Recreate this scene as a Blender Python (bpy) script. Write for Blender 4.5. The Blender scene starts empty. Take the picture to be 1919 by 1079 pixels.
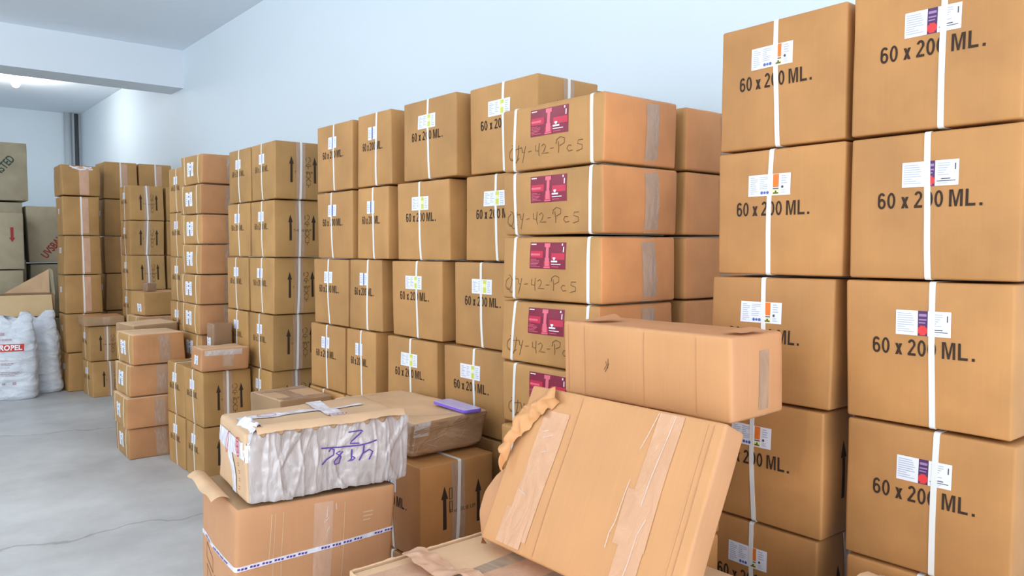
import bpy, bmesh, math, random
from mathutils import Vector, Matrix, noise
random.seed(7)
S = bpy.context.scene
COL = S.collection

# ------------------------------------------------------------------ camera, world, light, exposure
CAM_H = 1.50
cd = bpy.data.cameras.new('camera'); cam = bpy.data.objects.new('camera', cd); COL.objects.link(cam)
cam.location = (0, 0, CAM_H)
cam.rotation_euler = (math.radians(90 - 2.858), 0, math.radians(-39.9))
cd.sensor_width = 36; cd.lens = 1452 / 1919 * 36; cd.clip_start = 0.02
S.camera = cam
S.view_settings.view_transform = 'Standard'; S.view_settings.look = 'None'
S.view_settings.gamma = 1.0; S.view_settings.use_curve_mapping = False
S.view_settings.exposure = 0.0
W = bpy.data.worlds.new('world'); S.world = W; W.use_nodes = True
W.node_tree.nodes['Background'].inputs[0].default_value = (0.75, 0.87, 1.0, 1)
W.node_tree.nodes['Background'].inputs[1].default_value = 1.0

def area(name, loc, rot, sx, sy, power, col):
    l = bpy.data.lights.new(name, 'AREA'); l.shape = 'RECTANGLE'; l.size = sx; l.size_y = sy
    l.energy = power; l.color = col
    o = bpy.data.objects.new(name, l); COL.objects.link(o); o.location = loc; o.rotation_euler = rot
    return o
# added unseen area lights at made-up openings, behind the camera and along the left wall
area('unseen_fill_back', (-1.2, -3.45, 1.75), (math.radians(90), 0, 0), 5.6, 3.1, 215, (0.94, 0.97, 1.0))
area('unseen_fill_left', (-4.45, 4.5, 2.3), (0, math.radians(-90), 0), 2.4, 11.0, 150, (0.90, 0.96, 1.0))

# ------------------------------------------------------------------ materials
def mat(name, col, rough=0.6, spec=0.3, metal=0.0, emit=0.0):
    m = bpy.data.materials.new(name); m.use_nodes = True
    b = m.node_tree.nodes['Principled BSDF']
    b.inputs['Base Color'].default_value = (*col, 1); b.inputs['Roughness'].default_value = rough
    b.inputs['Specular IOR Level'].default_value = spec; b.inputs['Metallic'].default_value = metal
    if emit:
        b.inputs['Emission Color'].default_value = (*col, 1); b.inputs['Emission Strength'].default_value = emit
    return m
def nd(m, t, **kw):
    n = m.node_tree.nodes.new(t)
    for k, v in kw.items(): setattr(n, k, v)
    return n
def board(name, col, rough=0.55, spec=0.3, var=0.10, dirt=0.25, bump=0.25):
    """corrugated board: soft mottling, faint vertical flutes, a small difference from carton to carton"""
    m = mat(name, col, rough, spec); L = m.node_tree.links
    b = m.node_tree.nodes['Principled BSDF']
    tc = nd(m, 'ShaderNodeTexCoord'); oi = nd(m, 'ShaderNodeObjectInfo')
    n1 = nd(m, 'ShaderNodeTexNoise'); n1.inputs['Scale'].default_value = 5; n1.inputs['Detail'].default_value = 5
    add = nd(m, 'ShaderNodeVectorMath', operation='ADD')
    L.new(tc.outputs['Object'], add.inputs[0]); L.new(oi.outputs['Location'], add.inputs[1])
    L.new(add.outputs[0], n1.inputs['Vector'])
    mp = nd(m, 'ShaderNodeMapping'); mp.inputs['Scale'].default_value = (1, 1, 0.03)
    L.new(add.outputs[0], mp.inputs['Vector'])
    n2 = nd(m, 'ShaderNodeTexNoise'); n2.inputs['Scale'].default_value = 120; n2.inputs['Detail'].default_value = 2
    L.new(mp.outputs[0], n2.inputs['Vector'])
    mx = nd(m, 'ShaderNodeMix', data_type='RGBA', blend_type='MULTIPLY')
    mx.inputs[0].default_value = 1.0
    mx.inputs[6].default_value = (*col, 1)
    r1 = nd(m, 'ShaderNodeMapRange'); r1.inputs[1].default_value = 0.3; r1.inputs[2].default_value = 0.75
    r1.inputs[3].default_value = 1.0; r1.inputs[4].default_value = 1.0 - dirt
    L.new(n1.outputs[0], r1.inputs[0])
    r2 = nd(m, 'ShaderNodeMapRange'); r2.inputs[1].default_value = 0.3; r2.inputs[2].default_value = 0.7
    r2.inputs[3].default_value = 0.985; r2.inputs[4].default_value = 1.015
    L.new(n2.outputs[0], r2.inputs[0])
    r3 = nd(m, 'ShaderNodeMapRange'); r3.inputs[3].default_value = 1 - var; r3.inputs[4].default_value = 1 + var * 0.6
    L.new(oi.outputs['Random'], r3.inputs[0])
    p1 = nd(m, 'ShaderNodeMath', operation='MULTIPLY'); p2 = nd(m, 'ShaderNodeMath', operation='MULTIPLY')
    L.new(r1.outputs[0], p1.inputs[0]); L.new(r2.outputs[0], p1.inputs[1])
    L.new(p1.outputs[0], p2.inputs[0]); L.new(r3.outputs[0], p2.inputs[1])
    cb = nd(m, 'ShaderNodeCombineColor')
    for i in range(3): L.new(p2.outputs[0], cb.inputs[i])
    L.new(cb.outputs[0], mx.inputs[7]); L.new(mx.outputs[2], b.inputs['Base Color'])
    bp = nd(m, 'ShaderNodeBump'); bp.inputs['Strength'].default_value = bump; bp.inputs['Distance'].default_value = 0.004
    L.new(n1.outputs[0], bp.inputs['Height']); L.new(bp.outputs[0], b.inputs['Normal'])
    return m
def crinkle(name, col, rough, spec, scale, strength, stretch=(1, 1, 1), alpha=1.0, col2=None, coat=0.0):
    """film, tape or woven plastic with creases"""
    m = mat(name, col, rough, spec); L = m.node_tree.links; b = m.node_tree.nodes['Principled BSDF']
    tc = nd(m, 'ShaderNodeTexCoord'); mp = nd(m, 'ShaderNodeMapping'); mp.inputs['Scale'].default_value = stretch
    L.new(tc.outputs['Object'], mp.inputs['Vector'])
    n1 = nd(m, 'ShaderNodeTexNoise'); n1.inputs['Scale'].default_value = scale; n1.inputs['Detail'].default_value = 6
    n1.inputs['Distortion'].default_value = 1.2
    L.new(mp.outputs[0], n1.inputs['Vector'])
    bp = nd(m, 'ShaderNodeBump'); bp.inputs['Strength'].default_value = strength; bp.inputs['Distance'].default_value = 0.02
    L.new(n1.outputs[0], bp.inputs['Height']); L.new(bp.outputs[0], b.inputs['Normal'])
    b.inputs['Alpha'].default_value = alpha; b.inputs['Coat Weight'].default_value = coat
    b.inputs['Coat Roughness'].default_value = 0.15
    if col2:
        rp = nd(m, 'ShaderNodeMix', data_type='RGBA'); rp.inputs[6].default_value = (*col, 1); rp.inputs[7].default_value = (*col2, 1)
        rr = nd(m, 'ShaderNodeMapRange'); rr.inputs[1].default_value = 0.35; rr.inputs[2].default_value = 0.65
        L.new(n1.outputs[0], rr.inputs[0]); L.new(rr.outputs[0], rp.inputs[0]); L.new(rp.outputs[2], b.inputs['Base Color'])
    return m
def paint(name, col, rough=0.7, mott=0.05, scale=0.8):
    m = mat(name, col, rough, 0.25); L = m.node_tree.links; b = m.node_tree.nodes['Principled BSDF']
    tc = nd(m, 'ShaderNodeTexCoord'); n1 = nd(m, 'ShaderNodeTexNoise'); n1.inputs['Scale'].default_value = scale
    n1.inputs['Detail'].default_value = 4; L.new(tc.outputs['Object'], n1.inputs['Vector'])
    cr = nd(m, 'ShaderNodeMix', data_type='RGBA'); cr.inputs[6].default_value = (*[c * (1 - mott) for c in col], 1)
    cr.inputs[7].default_value = (*[min(1, c * (1 + mott)) for c in col], 1)
    L.new(n1.outputs[0], cr.inputs[0]); L.new(cr.outputs[2], b.inputs['Base Color'])
    n2 = nd(m, 'ShaderNodeTexNoise'); n2.inputs['Scale'].default_value = 14; L.new(tc.outputs['Object'], n2.inputs['Vector'])
    bp = nd(m, 'ShaderNodeBump'); bp.inputs['Strength'].default_value = 0.12; bp.inputs['Distance'].default_value = 0.01
    L.new(n2.outputs[0], bp.inputs['Height']); L.new(bp.outputs[0], b.inputs['Normal'])
    return m

M = {}
M['kraft'] = board('kraft_board', (0.575, 0.272, 0.092))
M['kraft_mid'] = board('kraft_board_golden', (0.545, 0.282, 0.098))
M['kraft_far'] = board('kraft_board_yellow', (0.50, 0.275, 0.096))
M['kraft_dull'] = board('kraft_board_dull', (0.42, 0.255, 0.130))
M['bounce_board'] = board('kraft_board_bounce', (0.74, 0.315, 0.120))  # board with the orange bounce light put into its colour
M['orange_far'] = board('kraft_board_orange_far', (0.59, 0.285, 0.125))
M['open_board'] = board('kraft_board_ribbed', (0.66, 0.325, 0.135), dirt=0.10)
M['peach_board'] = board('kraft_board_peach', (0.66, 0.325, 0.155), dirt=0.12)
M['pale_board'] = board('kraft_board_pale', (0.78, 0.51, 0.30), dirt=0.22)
M['grey_board'] = board('grey_board', (0.50, 0.43, 0.30), rough=0.75)
M['dark_board'] = board('dark_taped_board', (0.36, 0.215, 0.12), rough=0.3, spec=0.5)
M['strap'] = mat('white_strapping', (0.80, 0.79, 0.75), 0.35, 0.4)
M['strap_cream'] = mat('cream_strapping', (0.80, 0.70, 0.52), 0.4, 0.4)
M['ink'] = mat('dark_brown_print', (0.050, 0.030, 0.020), 0.7, 0.15)
M['ink_soft'] = mat('faded_brown_print', (0.13, 0.075, 0.035), 0.7, 0.15)
M['pencil'] = mat('thin_marker_line', (0.14, 0.08, 0.04), 0.7, 0.1)
M['white'] = mat('label_paper', (0.82, 0.83, 0.90), 0.45, 0.3)
M['fine'] = mat('label_small_print', (0.45, 0.47, 0.54), 0.6, 0.2)
M['fine_dark'] = mat('label_dark_print', (0.10, 0.09, 0.11), 0.6, 0.2)
M['orange'] = mat('label_orange', (0.85, 0.20, 0.03), 0.5)
M['yellow'] = mat('label_pale_yellow', (0.85, 0.80, 0.40), 0.5)
M['lime'] = mat('label_lime', (0.62, 0.68, 0.10), 0.5)
M['leaf'] = mat('label_olive', (0.12, 0.12, 0.02), 0.5)
M['violet'] = mat('label_violet', (0.09, 0.035, 0.11), 0.5)
M['lilac'] = mat('label_lilac', (0.36, 0.22, 0.42), 0.5)
M['redfruit'] = mat('label_red', (0.72, 0.05, 0.05), 0.5)
M['blue'] = mat('label_blue', (0.10, 0.14, 0.45), 0.5)
M['wine'] = mat('label_wine', (0.22, 0.008, 0.035), 0.4, 0.4)
M['crimson'] = mat('label_crimson', (0.55, 0.02, 0.06), 0.4, 0.4)
M['rose'] = mat('label_rose', (0.72, 0.14, 0.20), 0.4, 0.4)
M['tape'] = crinkle('brown_tape', (0.42, 0.27, 0.185), 0.25, 0.5, 25, 0.15, (1, 1, 0.4), col2=(0.50, 0.32, 0.21))
M['tape_rose'] = crinkle('rosy_tape', (0.58, 0.34, 0.22), 0.3, 0.45, 14, 0.25, (1, 1, 0.6), col2=(0.63, 0.37, 0.24))
M['tape_sheer'] = crinkle('sheer_tape', (0.60, 0.315, 0.165), 0.28, 0.5, 16, 0.3, (1, 1, 0.6), col2=(0.64, 0.345, 0.19))
M['glint'] = crinkle('clear_film_glint', (0.80, 0.74, 0.70), 0.12, 0.7, 30, 0.6, alpha=0.55)  # clear film; its thin strokes are glints painted on tape and film
M['grey_film'] = crinkle('grey_packing_film', (0.47, 0.40, 0.38), 0.25, 0.6, 9, 0.8, (1.0, 1, 0.5), col2=(0.58, 0.51, 0.49), coat=0.3)
M['brown_film'] = crinkle('brown_packing_film', (0.36, 0.21, 0.11), 0.22, 0.6, 9, 0.8, (0.7, 1, 1.6), col2=(0.42, 0.26, 0.15), coat=0.3)
M['sack'] = crinkle('woven_sack', (0.58, 0.61, 0.67), 0.5, 0.35, 7, 1.0, (1, 1, 2.0), col2=(0.74, 0.77, 0.82))
M['sack_red'] = mat('sack_red_print', (0.62, 0.05, 0.04), 0.6)
M['sack_faint'] = mat('sack_faint_print', (0.50, 0.33, 0.36), 0.6)
M['sack_white'] = mat('sack_white_letters', (0.88, 0.88, 0.90), 0.6)
M['red_print'] = mat('faded_red_print', (0.36, 0.05, 0.05), 0.7, 0.1)
M['green_print'] = mat('faded_green_print', (0.05, 0.09, 0.07), 0.7, 0.1)
M['purple_ink'] = mat('purple_marker', (0.11, 0.045, 0.30), 0.5, 0.2)
M['red_ink'] = mat('red_stamp_print', (0.70, 0.03, 0.05), 0.5, 0.2)
M['white_tape'] = crinkle('white_printed_tape', (0.80, 0.78, 0.84), 0.25, 0.5, 18, 0.5)
M['purple_case'] = mat('purple_plastic', (0.22, 0.12, 0.62), 0.25, 0.5)
M['lilac_case'] = mat('pale_lilac_plastic', (0.55, 0.50, 0.85), 0.25, 0.5)
M['wall'] = paint('wall_paint', (0.74, 0.83, 0.90), 0.6, 0.03)
M['ceil'] = paint('ceiling_paint', (0.83, 0.90, 0.98), 0.8, 0.03, 0.5)
M['beam'] = paint('beam_paint', (0.76, 0.82, 0.88), 0.7, 0.02)
M['pipe'] = mat('grey_pipe', (0.55, 0.60, 0.64), 0.5)
M['pipe_dark'] = mat('dark_pipe', (0.09, 0.10, 0.11), 0.6)
M['bulb'] = mat('glowing_glass', (1.0, 0.98, 0.95), 0.3, 0.3, emit=30)
M['plastic'] = mat('white_lamp_holder', (0.8, 0.8, 0.8), 0.4)
M['stain'] = crinkle('grimy_tape', (0.20, 0.15, 0.12), 0.4, 0.4, 9, 0.3, (1, .3, 1), col2=(0.52, 0.38, 0.26))
M['flap_board'] = board('kraft_board_inner', (0.70, 0.50, 0.27), dirt=0.1)
M['dark'] = mat('dark_gap', (0.02, 0.015, 0.01), 0.9, 0.05)

def floor_mat():
    m = mat('concrete_floor', (0.40, 0.42, 0.42), 0.45, 0.35); L = m.node_tree.links; b = m.node_tree.nodes['Principled BSDF']
    tc = nd(m, 'ShaderNodeTexCoord')
    n1 = nd(m, 'ShaderNodeTexNoise'); n1.inputs['Scale'].default_value = 1.1; n1.inputs['Detail'].default_value = 9; n1.inputs['Roughness'].default_value = 0.62
    L.new(tc.outputs['Object'], n1.inputs['Vector'])
    cr = nd(m, 'ShaderNodeValToRGB'); e = cr.color_ramp.elements
    e[0].position = 0.32; e[0].color = (0.40, 0.40, 0.40, 1); e[1].position = 0.66; e[1].color = (0.62, 0.63, 0.63, 1)
    L.new(n1.outputs[0], cr.inputs[0])
    v = nd(m, 'ShaderNodeTexVoronoi', feature='DISTANCE_TO_EDGE'); v.inputs['Scale'].default_value = 0.55
    n3 = nd(m, 'ShaderNodeTexNoise'); n3.inputs['Scale'].default_value = 2.2; n3.inputs['Detail'].default_value = 8
    L.new(tc.outputs['Object'], n3.inputs['Vector'])
    ad = nd(m, 'ShaderNodeMix', data_type='VECTOR'); ad.inputs[0].default_value = 0.32
    L.new(tc.outputs['Object'], ad.inputs[4]); L.new(n3.outputs['Color'], ad.inputs[5]); L.new(ad.outputs[1], v.inputs['Vector'])
    r = nd(m, 'ShaderNodeMapRange'); r.inputs[1].default_value = 0.0; r.inputs[2].default_value = 0.006; r.inputs[3].default_value = 0.6; r.inputs[4].default_value = 1.0
    L.new(v.outputs['Distance'], r.inputs[0])
    mx = nd(m, 'ShaderNodeMix', data_type='RGBA', blend_type='MULTIPLY'); mx.inputs[0].default_value = 1
    cb = nd(m, 'ShaderNodeCombineColor')
    for i in range(3): L.new(r.outputs[0], cb.inputs[i])
    L.new(cr.outputs[0], mx.inputs[6]); L.new(cb.outputs[0], mx.inputs[7]); L.new(mx.outputs[2], b.inputs['Base Color'])
    bp = nd(m, 'ShaderNodeBump'); bp.inputs['Strength'].default_value = 0.15; bp.inputs['Distance'].default_value = 0.01
    L.new(n1.outputs[0], bp.inputs['Height']); L.new(bp.outputs[0], b.inputs['Normal'])
    return m
M['floor'] = floor_mat()

# ------------------------------------------------------------------ object helpers
def new_mesh(name, verts, faces, mats, idx=None, smooth=False):
    me = bpy.data.meshes.new(name); me.from_pydata([tuple(v) for v in verts], [], faces)
    for m in (mats if isinstance(mats, (list, tuple)) else [mats]): me.materials.append(m)
    if idx:
        for p, i in zip(me.polygons, idx): p.material_index = i
    if smooth:
        for p in me.polygons: p.use_smooth = True
    me.update(); return me
def link(name, me, parent=None, loc=(0, 0, 0), rot=(0, 0, 0)):
    o = bpy.data.objects.new(name, me); COL.objects.link(o); o.location = loc; o.rotation_euler = rot
    if parent: o.parent = parent
    return o
def tag(o, label, cat, group=None):
    o['label'] = label; o['category'] = cat
    if group: o['group'] = group
    return o
def empty(name, loc, rz=0.0, rx=0.0, ry=0.0):
    o = bpy.data.objects.new(name, None); COL.objects.link(o); o.location = loc; o.rotation_euler = (rx, ry, rz)
    o.empty_display_size = 0.1
    return o
def box_mesh(name, x0, y0, z0, x1, y1, z1, m):
    v = [(x0, y0, z0), (x1, y0, z0), (x1, y1, z0), (x0, y1, z0), (x0, y0, z1), (x1, y0, z1), (x1, y1, z1), (x0, y1, z1)]
    f = [(0, 3, 2, 1), (4, 5, 6, 7), (0, 1, 5, 4), (1, 2, 6, 5), (2, 3, 7, 6), (3, 0, 4, 7)]
    return new_mesh(name, v, f, m)
def tube_mesh(name, p0, p1, r, m, n=20):
    p0 = Vector(p0); p1 = Vector(p1); d = (p1 - p0).normalized()
    a = d.orthogonal().normalized(); b = d.cross(a)
    v = []; f = []
    for p in (p0, p1):
        for i in range(n):
            t = 2 * math.pi * i / n; v.append(p + (a * math.cos(t) + b * math.sin(t)) * r)
    for i in range(n): j = (i + 1) % n; f.append((i, j, n + j, n + i))
    f.append(tuple(range(n))[::-1]); f.append(tuple(range(n, 2 * n)))
    me = new_mesh(name, v, f, m)
    for p in me.polygons[:n]: p.use_smooth = True
    return me

# ------------------------------------------------------------------ carton geometry: one soft box whose surface carries straps, labels, print
class Shape:
    """x = depth (printed face at -x), y = along the wall (arrow face at -y), z from 0 up"""
    def __init__(s, dx, dy, h, seed=0, r=0.007, bulge=0.004, amp=0.002, crush=0.003, topsag=0.0):
        s.a = Vector((dx / 2, dy / 2, h / 2)); s.r = r; s.b = bulge; s.amp = amp; s.seed = seed * 7.31; s.sag = topsag
        rn = random.Random(seed)
        s.c = {(i, j, k): Vector([rn.uniform(-crush, crush), rn.uniform(-crush, crush), 0 if k < 0 else rn.uniform(-crush, 0)])
               for i in (-1, 1) for j in (-1, 1) for k in (-1, 1)}
    def at(s, p, off=0.0):
        p = Vector(p); p.z -= s.a.z
        q = Vector([max(-s.a[i] + s.r, min(s.a[i] - s.r, p[i])) for i in range(3)])
        d = p - q
        if d.length < 1e-9: d = Vector((0, 0, 1))
        n = d.normalized()
        u = [max(-1, min(1, p[i] / s.a[i])) for i in range(3)]
        k = max(range(3), key=lambda i: abs(d[i]))
        w = 1.0
        for i in range(3):
            if i != k: w *= (1 - u[i] ** 2)
        out = q + n * s.r
        bz = s.b * (0.0 if (k == 2 and d.z < 0) else 1.0)
        if k == 2 and d.z > 0: bz = -s.sag
        nz = noise.noise(Vector(p * 6) + Vector((s.seed, s.seed * 2, 0))) * s.amp
        if k == 2: nz = -abs(nz)
        out += n * (bz * w + nz * (0.3 + 0.7 * w))
        for (i, j, l), c in s.c.items():
            out += c * ((1 + i * u[0]) / 2 * (1 + j * u[1]) / 2 * (1 + l * u[2]) / 2)
        out.z += s.a.z
        return out + n * off
    def body(s, name, m, n=9, mats=None, face_mat=None):
        def ticks(a):
            e = s.r
            t = [-a, -a + e * 0.45, -a + e]
            t += [(-a + e) + (2 * a - 2 * e) * i / (n - 1) for i in range(1, n - 1)]
            t += [a - e, a - e * 0.45, a]
            return t
        T = [ticks(s.a[i]) for i in range(3)]
        bm = bmesh.new(); cache = {}; idx = []
        def vert(p):
            key = tuple(round(c, 6) for c in p)
            if key not in cache: cache[key] = bm.verts.new(s.at((p[0], p[1], p[2] + s.a.z)))
            return cache[key]
        for k in range(3):
            i, j = [(1, 2), (2, 0), (0, 1)][k]
            for sg in (-1, 1):
                for x in range(len(T[i]) - 1):
                    for y in range(len(T[j]) - 1):
                        q = []
                        for (a_, b_) in ((x, y), (x + 1, y), (x + 1, y + 1), (x, y + 1)):
                            p = [0, 0, 0]; p[k] = sg * s.a[k]; p[i] = T[i][a_]; p[j] = T[j][b_]; q.append(vert(p))
                        if sg < 0: q.reverse()
                        f = bm.faces.new(q); f.smooth = True
                        if face_mat: f.material_index = face_mat.get((k, sg), 0)
        me = bpy.data.meshes.new(name); bm.to_mesh(me); bm.free()
        for mm in (mats or [m]): me.materials.append(mm)
        return me
    # face frames: u to the right as seen, v up.  'F' printed face (-x), 'N' near face (-y), 'T' top (u = -y, v = x), 'B' +x, 'K' +y
    def pt(s, face, u, v, off=0.0008):
        ax, ay = s.a.x, s.a.y; h = s.a.z * 2
        if face == 'F': p = (-ax, -u, v)
        elif face == 'N': p = (u, -ay, v)
        elif face == 'T': p = (v, -u, h)
        elif face == 'K': p = (-u, ay, v)
        else: p = (ax, u, v)
        return s.at(p, off)
    def size(s, face):
        if face in 'FB': return s.a.y * 2, s.a.z * 2
        if face in 'NK': return s.a.x * 2, s.a.z * 2
        return s.a.y * 2, s.a.x * 2
    def rects(s, name, face, R, mats):
        """R: (u0,v0,u1,v1,material index,layer[,shear])"""
        V = []; F = []; I = []
        for r in R:
            u0, v0, u1, v1, mi, ly = r[:6]; sh = r[6] if len(r) > 6 else 0
            nu = max(1, int(abs(u1 - u0) / 0.03 + 0.9)); nv = max(1, int(abs(v1 - v0) / 0.03 + 0.9)); b0 = len(V)
            for i in range(nu + 1):
                for j in range(nv + 1):
                    v = v0 + (v1 - v0) * j / nv; u = u0 + (u1 - u0) * i / nu + sh * (v - v0)
                    V.append(s.pt(face, u, v, 0.0008 + 0.0005 * ly))
            for i in range(nu):
                for j in range(nv):
                    a = b0 + i * (nv + 1) + j; F.append((a, a + nv + 1, a + nv + 2, a + 1)); I.append(mi)
        return new_mesh(name, V, F, mats, I)
    def poly(s, name, face, polys, m, ly=0):
        V = []; F = []
        for P in polys:
            b0 = len(V); V += [s.pt(face, u, v, 0.0010 + 0.0005 * ly) for u, v in P]; F.append(tuple(range(b0, len(V))))
        return new_mesh(name, V, F, m)
    def strokes(s, name, face, lines, w, m, ly=0):
        V = []; F = []
        for P in lines:
            Q = []
            for i in range(len(P) - 1):
                a = Vector(P[i]); b = Vector(P[i + 1]); n = max(1, int((b - a).length / 0.012))
                Q += [a.lerp(b, t / n) for t in range(n)]
            Q.append(Vector(P[-1])); b0 = len(V)
            for i, q in enumerate(Q):
                d = (Q[min(i + 1, len(Q) - 1)] - Q[max(i - 1, 0)])
                d = d.normalized() if d.length > 1e-9 else Vector((1, 0)); nn = Vector((-d.y, d.x)) * w / 2
                for sgn in (-1, 1):
                    t = q + nn * sgn; V.append(s.pt(face, t.x, t.y, 0.0011 + 0.0005 * ly))
            for i in range(len(Q) - 1): F.append((b0 + 2 * i, b0 + 2 * i + 2, b0 + 2 * i + 3, b0 + 2 * i + 1))
        return new_mesh(name, V, F, m)
    def text(s, name, face, body, u, v, size, m, bold=0.0, rot=0.0, sx=1.0, ly=0, align='CENTER'):
        me = text_mesh(body, size, bold, align)
        V = []
        c, sn = math.cos(rot), math.sin(rot)
        for p in me.vertices:
            x, y = p.co.x * sx, p.co.y
            V.append(s.pt(face, u + x * c - y * sn, v + x * sn + y * c, 0.0012 + 0.0005 * ly))
        F = [tuple(p.vertices) for p in me.polygons]
        return new_mesh(name, V, F, m)
    def strap(s, name, axis, pos, w, m, lean=0.0, off=0.0016):
        """closed band; axis 'F' runs over printed face, top, back, bottom at y=-pos; 'N' over near face at x=pos; 'H' level round the box at height pos"""
        ax, ay, az = s.a; h = 2 * az; r = s.r
        if axis == 'H':
            loop = [(-ax, -ay), (ax, -ay), (ax, ay), (-ax, ay)]
        elif axis == 'F':
            loop = [(-ax, 0), (-ax, h), (ax, h), (ax, 0)]
        else:
            loop = [(-ay, 0), (-ay, h), (ay, h), (ay, 0)]
        P = []
        for i in range(4):
            a = Vector(loop[i]); b = Vector(loop[(i + 1) % 4]); L = (b - a).length
            ts = [0, 0.3 * r / L, 0.7 * r / L, r / L] + [r / L + (1 - 2 * r / L) * k / 10 for k in range(1, 10)] + [1 - r / L, 1 - 0.7 * r / L, 1 - 0.3 * r / L]
            P += [a.lerp(b, t) for t in ts]
        V = []; F = []
        for p in P:
            for (dw, o) in ((-w / 2, off - 0.0012), (-w / 2, off), (w / 2, off), (w / 2, off - 0.0012)):
                if axis == 'H': q = (p.x, p.y, pos + dw + lean * p.x)
                elif axis == 'F': q = (p.x, -(pos + dw + lean * (p.y - az)), p.y)
                else: q = (pos + dw + lean * (p.y - az), p.x, p.y)
                V.append(s.at(q, o))
        n = len(P)
        for i in range(n):
            j = (i + 1) % n
            for k in range(4):
                l = (k + 1) % 4; F.append((4 * i + k, 4 * i + l, 4 * j + l, 4 * j + k))
        return new_mesh(name, V, F, m)

def bold_print(s, face, cu, cv, W_, H_, m):
    """heavy grotesque '60 x 200 ML.' drawn as polygons W_ wide and H_ tall"""
    P = []; k = W_ / 6.95
    def q(x, pts): P.append([(cu - W_ / 2 + (x + a) * k, cv - H_ / 2 + b * H_) for a, b in pts])
    def ring(x, a0, a1, cx, cy, rx, ry, t=.155, tv=.15, n=14):
        for i in range(n):
            u, v = [math.radians(a0 + (a1 - a0) * j / n) for j in (i, i + 1)]
            f = lambda w, o: (cx + (rx - o * t) * math.cos(w), cy + (ry - o * tv) * math.sin(w))
            q(x, [f(u, 0), f(v, 0), f(v, 1), f(u, 1)])
    def zero(x): ring(x, 0, 360, .29, .5, .28, .51)
    def six(x):
        ring(x, 0, 360, .29, .32, .28, .33); ring(x, 30, 180, .29, .70, .27, .31); q(x, [(.01, .30), (.17, .30), (.175, .72), (.02, .72)])
    def two(x):
        ring(x, 165, -25, .28, .72, .26, .29); q(x, [(.52, .62), (.40, .50 + .16), (.02, .14), (.20, .14)]); q(x, [(.01, 0), (.55, 0), (.55, .155), (.01, .155)])
    six(0); zero(.66)
    q(1.62, [(0, 0), (.19, 0), (.50, .70), (.31, .70)]); q(1.62, [(.31, 0), (.50, 0), (.19, .70), (0, .70)])
    two(2.48); zero(3.14); zero(3.80)
    q(4.75, [(0, 0), (.16, 0), (.16, 1), (0, 1)]); q(4.75, [(.68, 0), (.84, 0), (.84, 1), (.68, 1)])
    q(4.75, [(.14, 1), (.35, 0), (.49, 0), (.24, 1)]); q(4.75, [(.60, 1), (.35, 0), (.49, 0), (.70, 1)])
    q(5.76, [(0, 0), (.17, 0), (.17, 1), (0, 1)]); q(5.76, [(.17, 0), (.60, 0), (.60, .16), (.17, .16)])
    q(6.60, [(0, 0), (.18, 0), (.18, .17), (0, .17)])
    return s.poly('carton_print', face, P, m)

_tc = {}
def text_mesh(body, size, bold=0.0, align='CENTER'):
    key = (body, size, bold, align)
    if key not in _tc:
        cu = bpy.data.curves.new('t', 'FONT'); cu.body = body; cu.size = size; cu.align_x = align; cu.align_y = 'CENTER'
        cu.offset = bold; cu.resolution_u = 3
        o = bpy.data.objects.new('t', cu); COL.objects.link(o)
        dg = bpy.context.evaluated_depsgraph_get(); me = bpy.data.meshes.new_from_object(o.evaluated_get(dg))
        bpy.data.objects.remove(o); bpy.data.curves.remove(cu); _tc[key] = me
    return _tc[key]

def lines_block(u0, v0, u1, v1, n, mi, seed, ly=1, th=0.35):
    """rows of tiny print too small to read"""
    rn = random.Random(seed); R = []
    for k in range(n):
        v = v1 - (v1 - v0) * (k + 0.5) / n; t = (v1 - v0) / n * th / 2
        R.append((u0, v - t, u0 + (u1 - u0) * rn.uniform(0.45, 1.0), v + t, mi, ly))
    return R

# ---- label builders (all on face F); cu, cv = centre
LM = lambda: [M['white'], M['fine'], M['fine_dark'], M['orange'], M['yellow'], M['leaf'], M['violet'], M['lilac'], M['redfruit'], M['lime'], M['blue']]
def disc(cu, cv, r, mi, ly, n=4):
    R = []
    for k in range(n):
        a = -r + 2 * r * k / n; b = -r + 2 * r * (k + 1) / n; w = math.sqrt(max(0, r * r - ((a + b) / 2) ** 2))
        R.append((cu - w, cv + a, cu + w, cv + b, mi, ly))
    return R
def label_orange(cu, cv, w, h):
    l, r, b, t = cu - w / 2, cu + w / 2, cv - h / 2, cv + h / 2
    R = [(l, b, r, t, 0, 0), (l + w * .60, b + h * .38, l + w * .735, t - h * .02, 3, 1), (l + w * .60, b + h * .29, l + w * .735, b + h * .34, 2, 1),
         (l + w * .58, b + h * .03, l + w * .75, b + h * .27, 4, 1), (l + w * .61, b + h * .07, l + w * .73, b + h * .14, 5, 2), (l + w * .65, b + h * .12, l + w * .69, b + h * .22, 5, 2)]
    R += lines_block(l + w * .05, b + h * .08, l + w * .25, t - h * .08, 9, 1, 1) + lines_block(l + w * .28, b + h * .3, l + w * .50, t - h * .08, 7, 1, 2)
    R += disc(l + w * .34, b + h * .15, h * .07, 10, 2) + disc(l + w * .41, b + h * .15, h * .06, 10, 2) + disc(l + w * .48, b + h * .15, h * .07, 10, 2)
    R += lines_block(l + w * .79, b + h * .5, l + w * .96, t - h * .06, 4, 1, 3) + disc(l + w * .82, b + h * .38, h * .06, 2, 2) + lines_block(l + w * .79, b + h * .08, l + w * .96, b + h * .28, 3, 1, 4)
    return R
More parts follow.
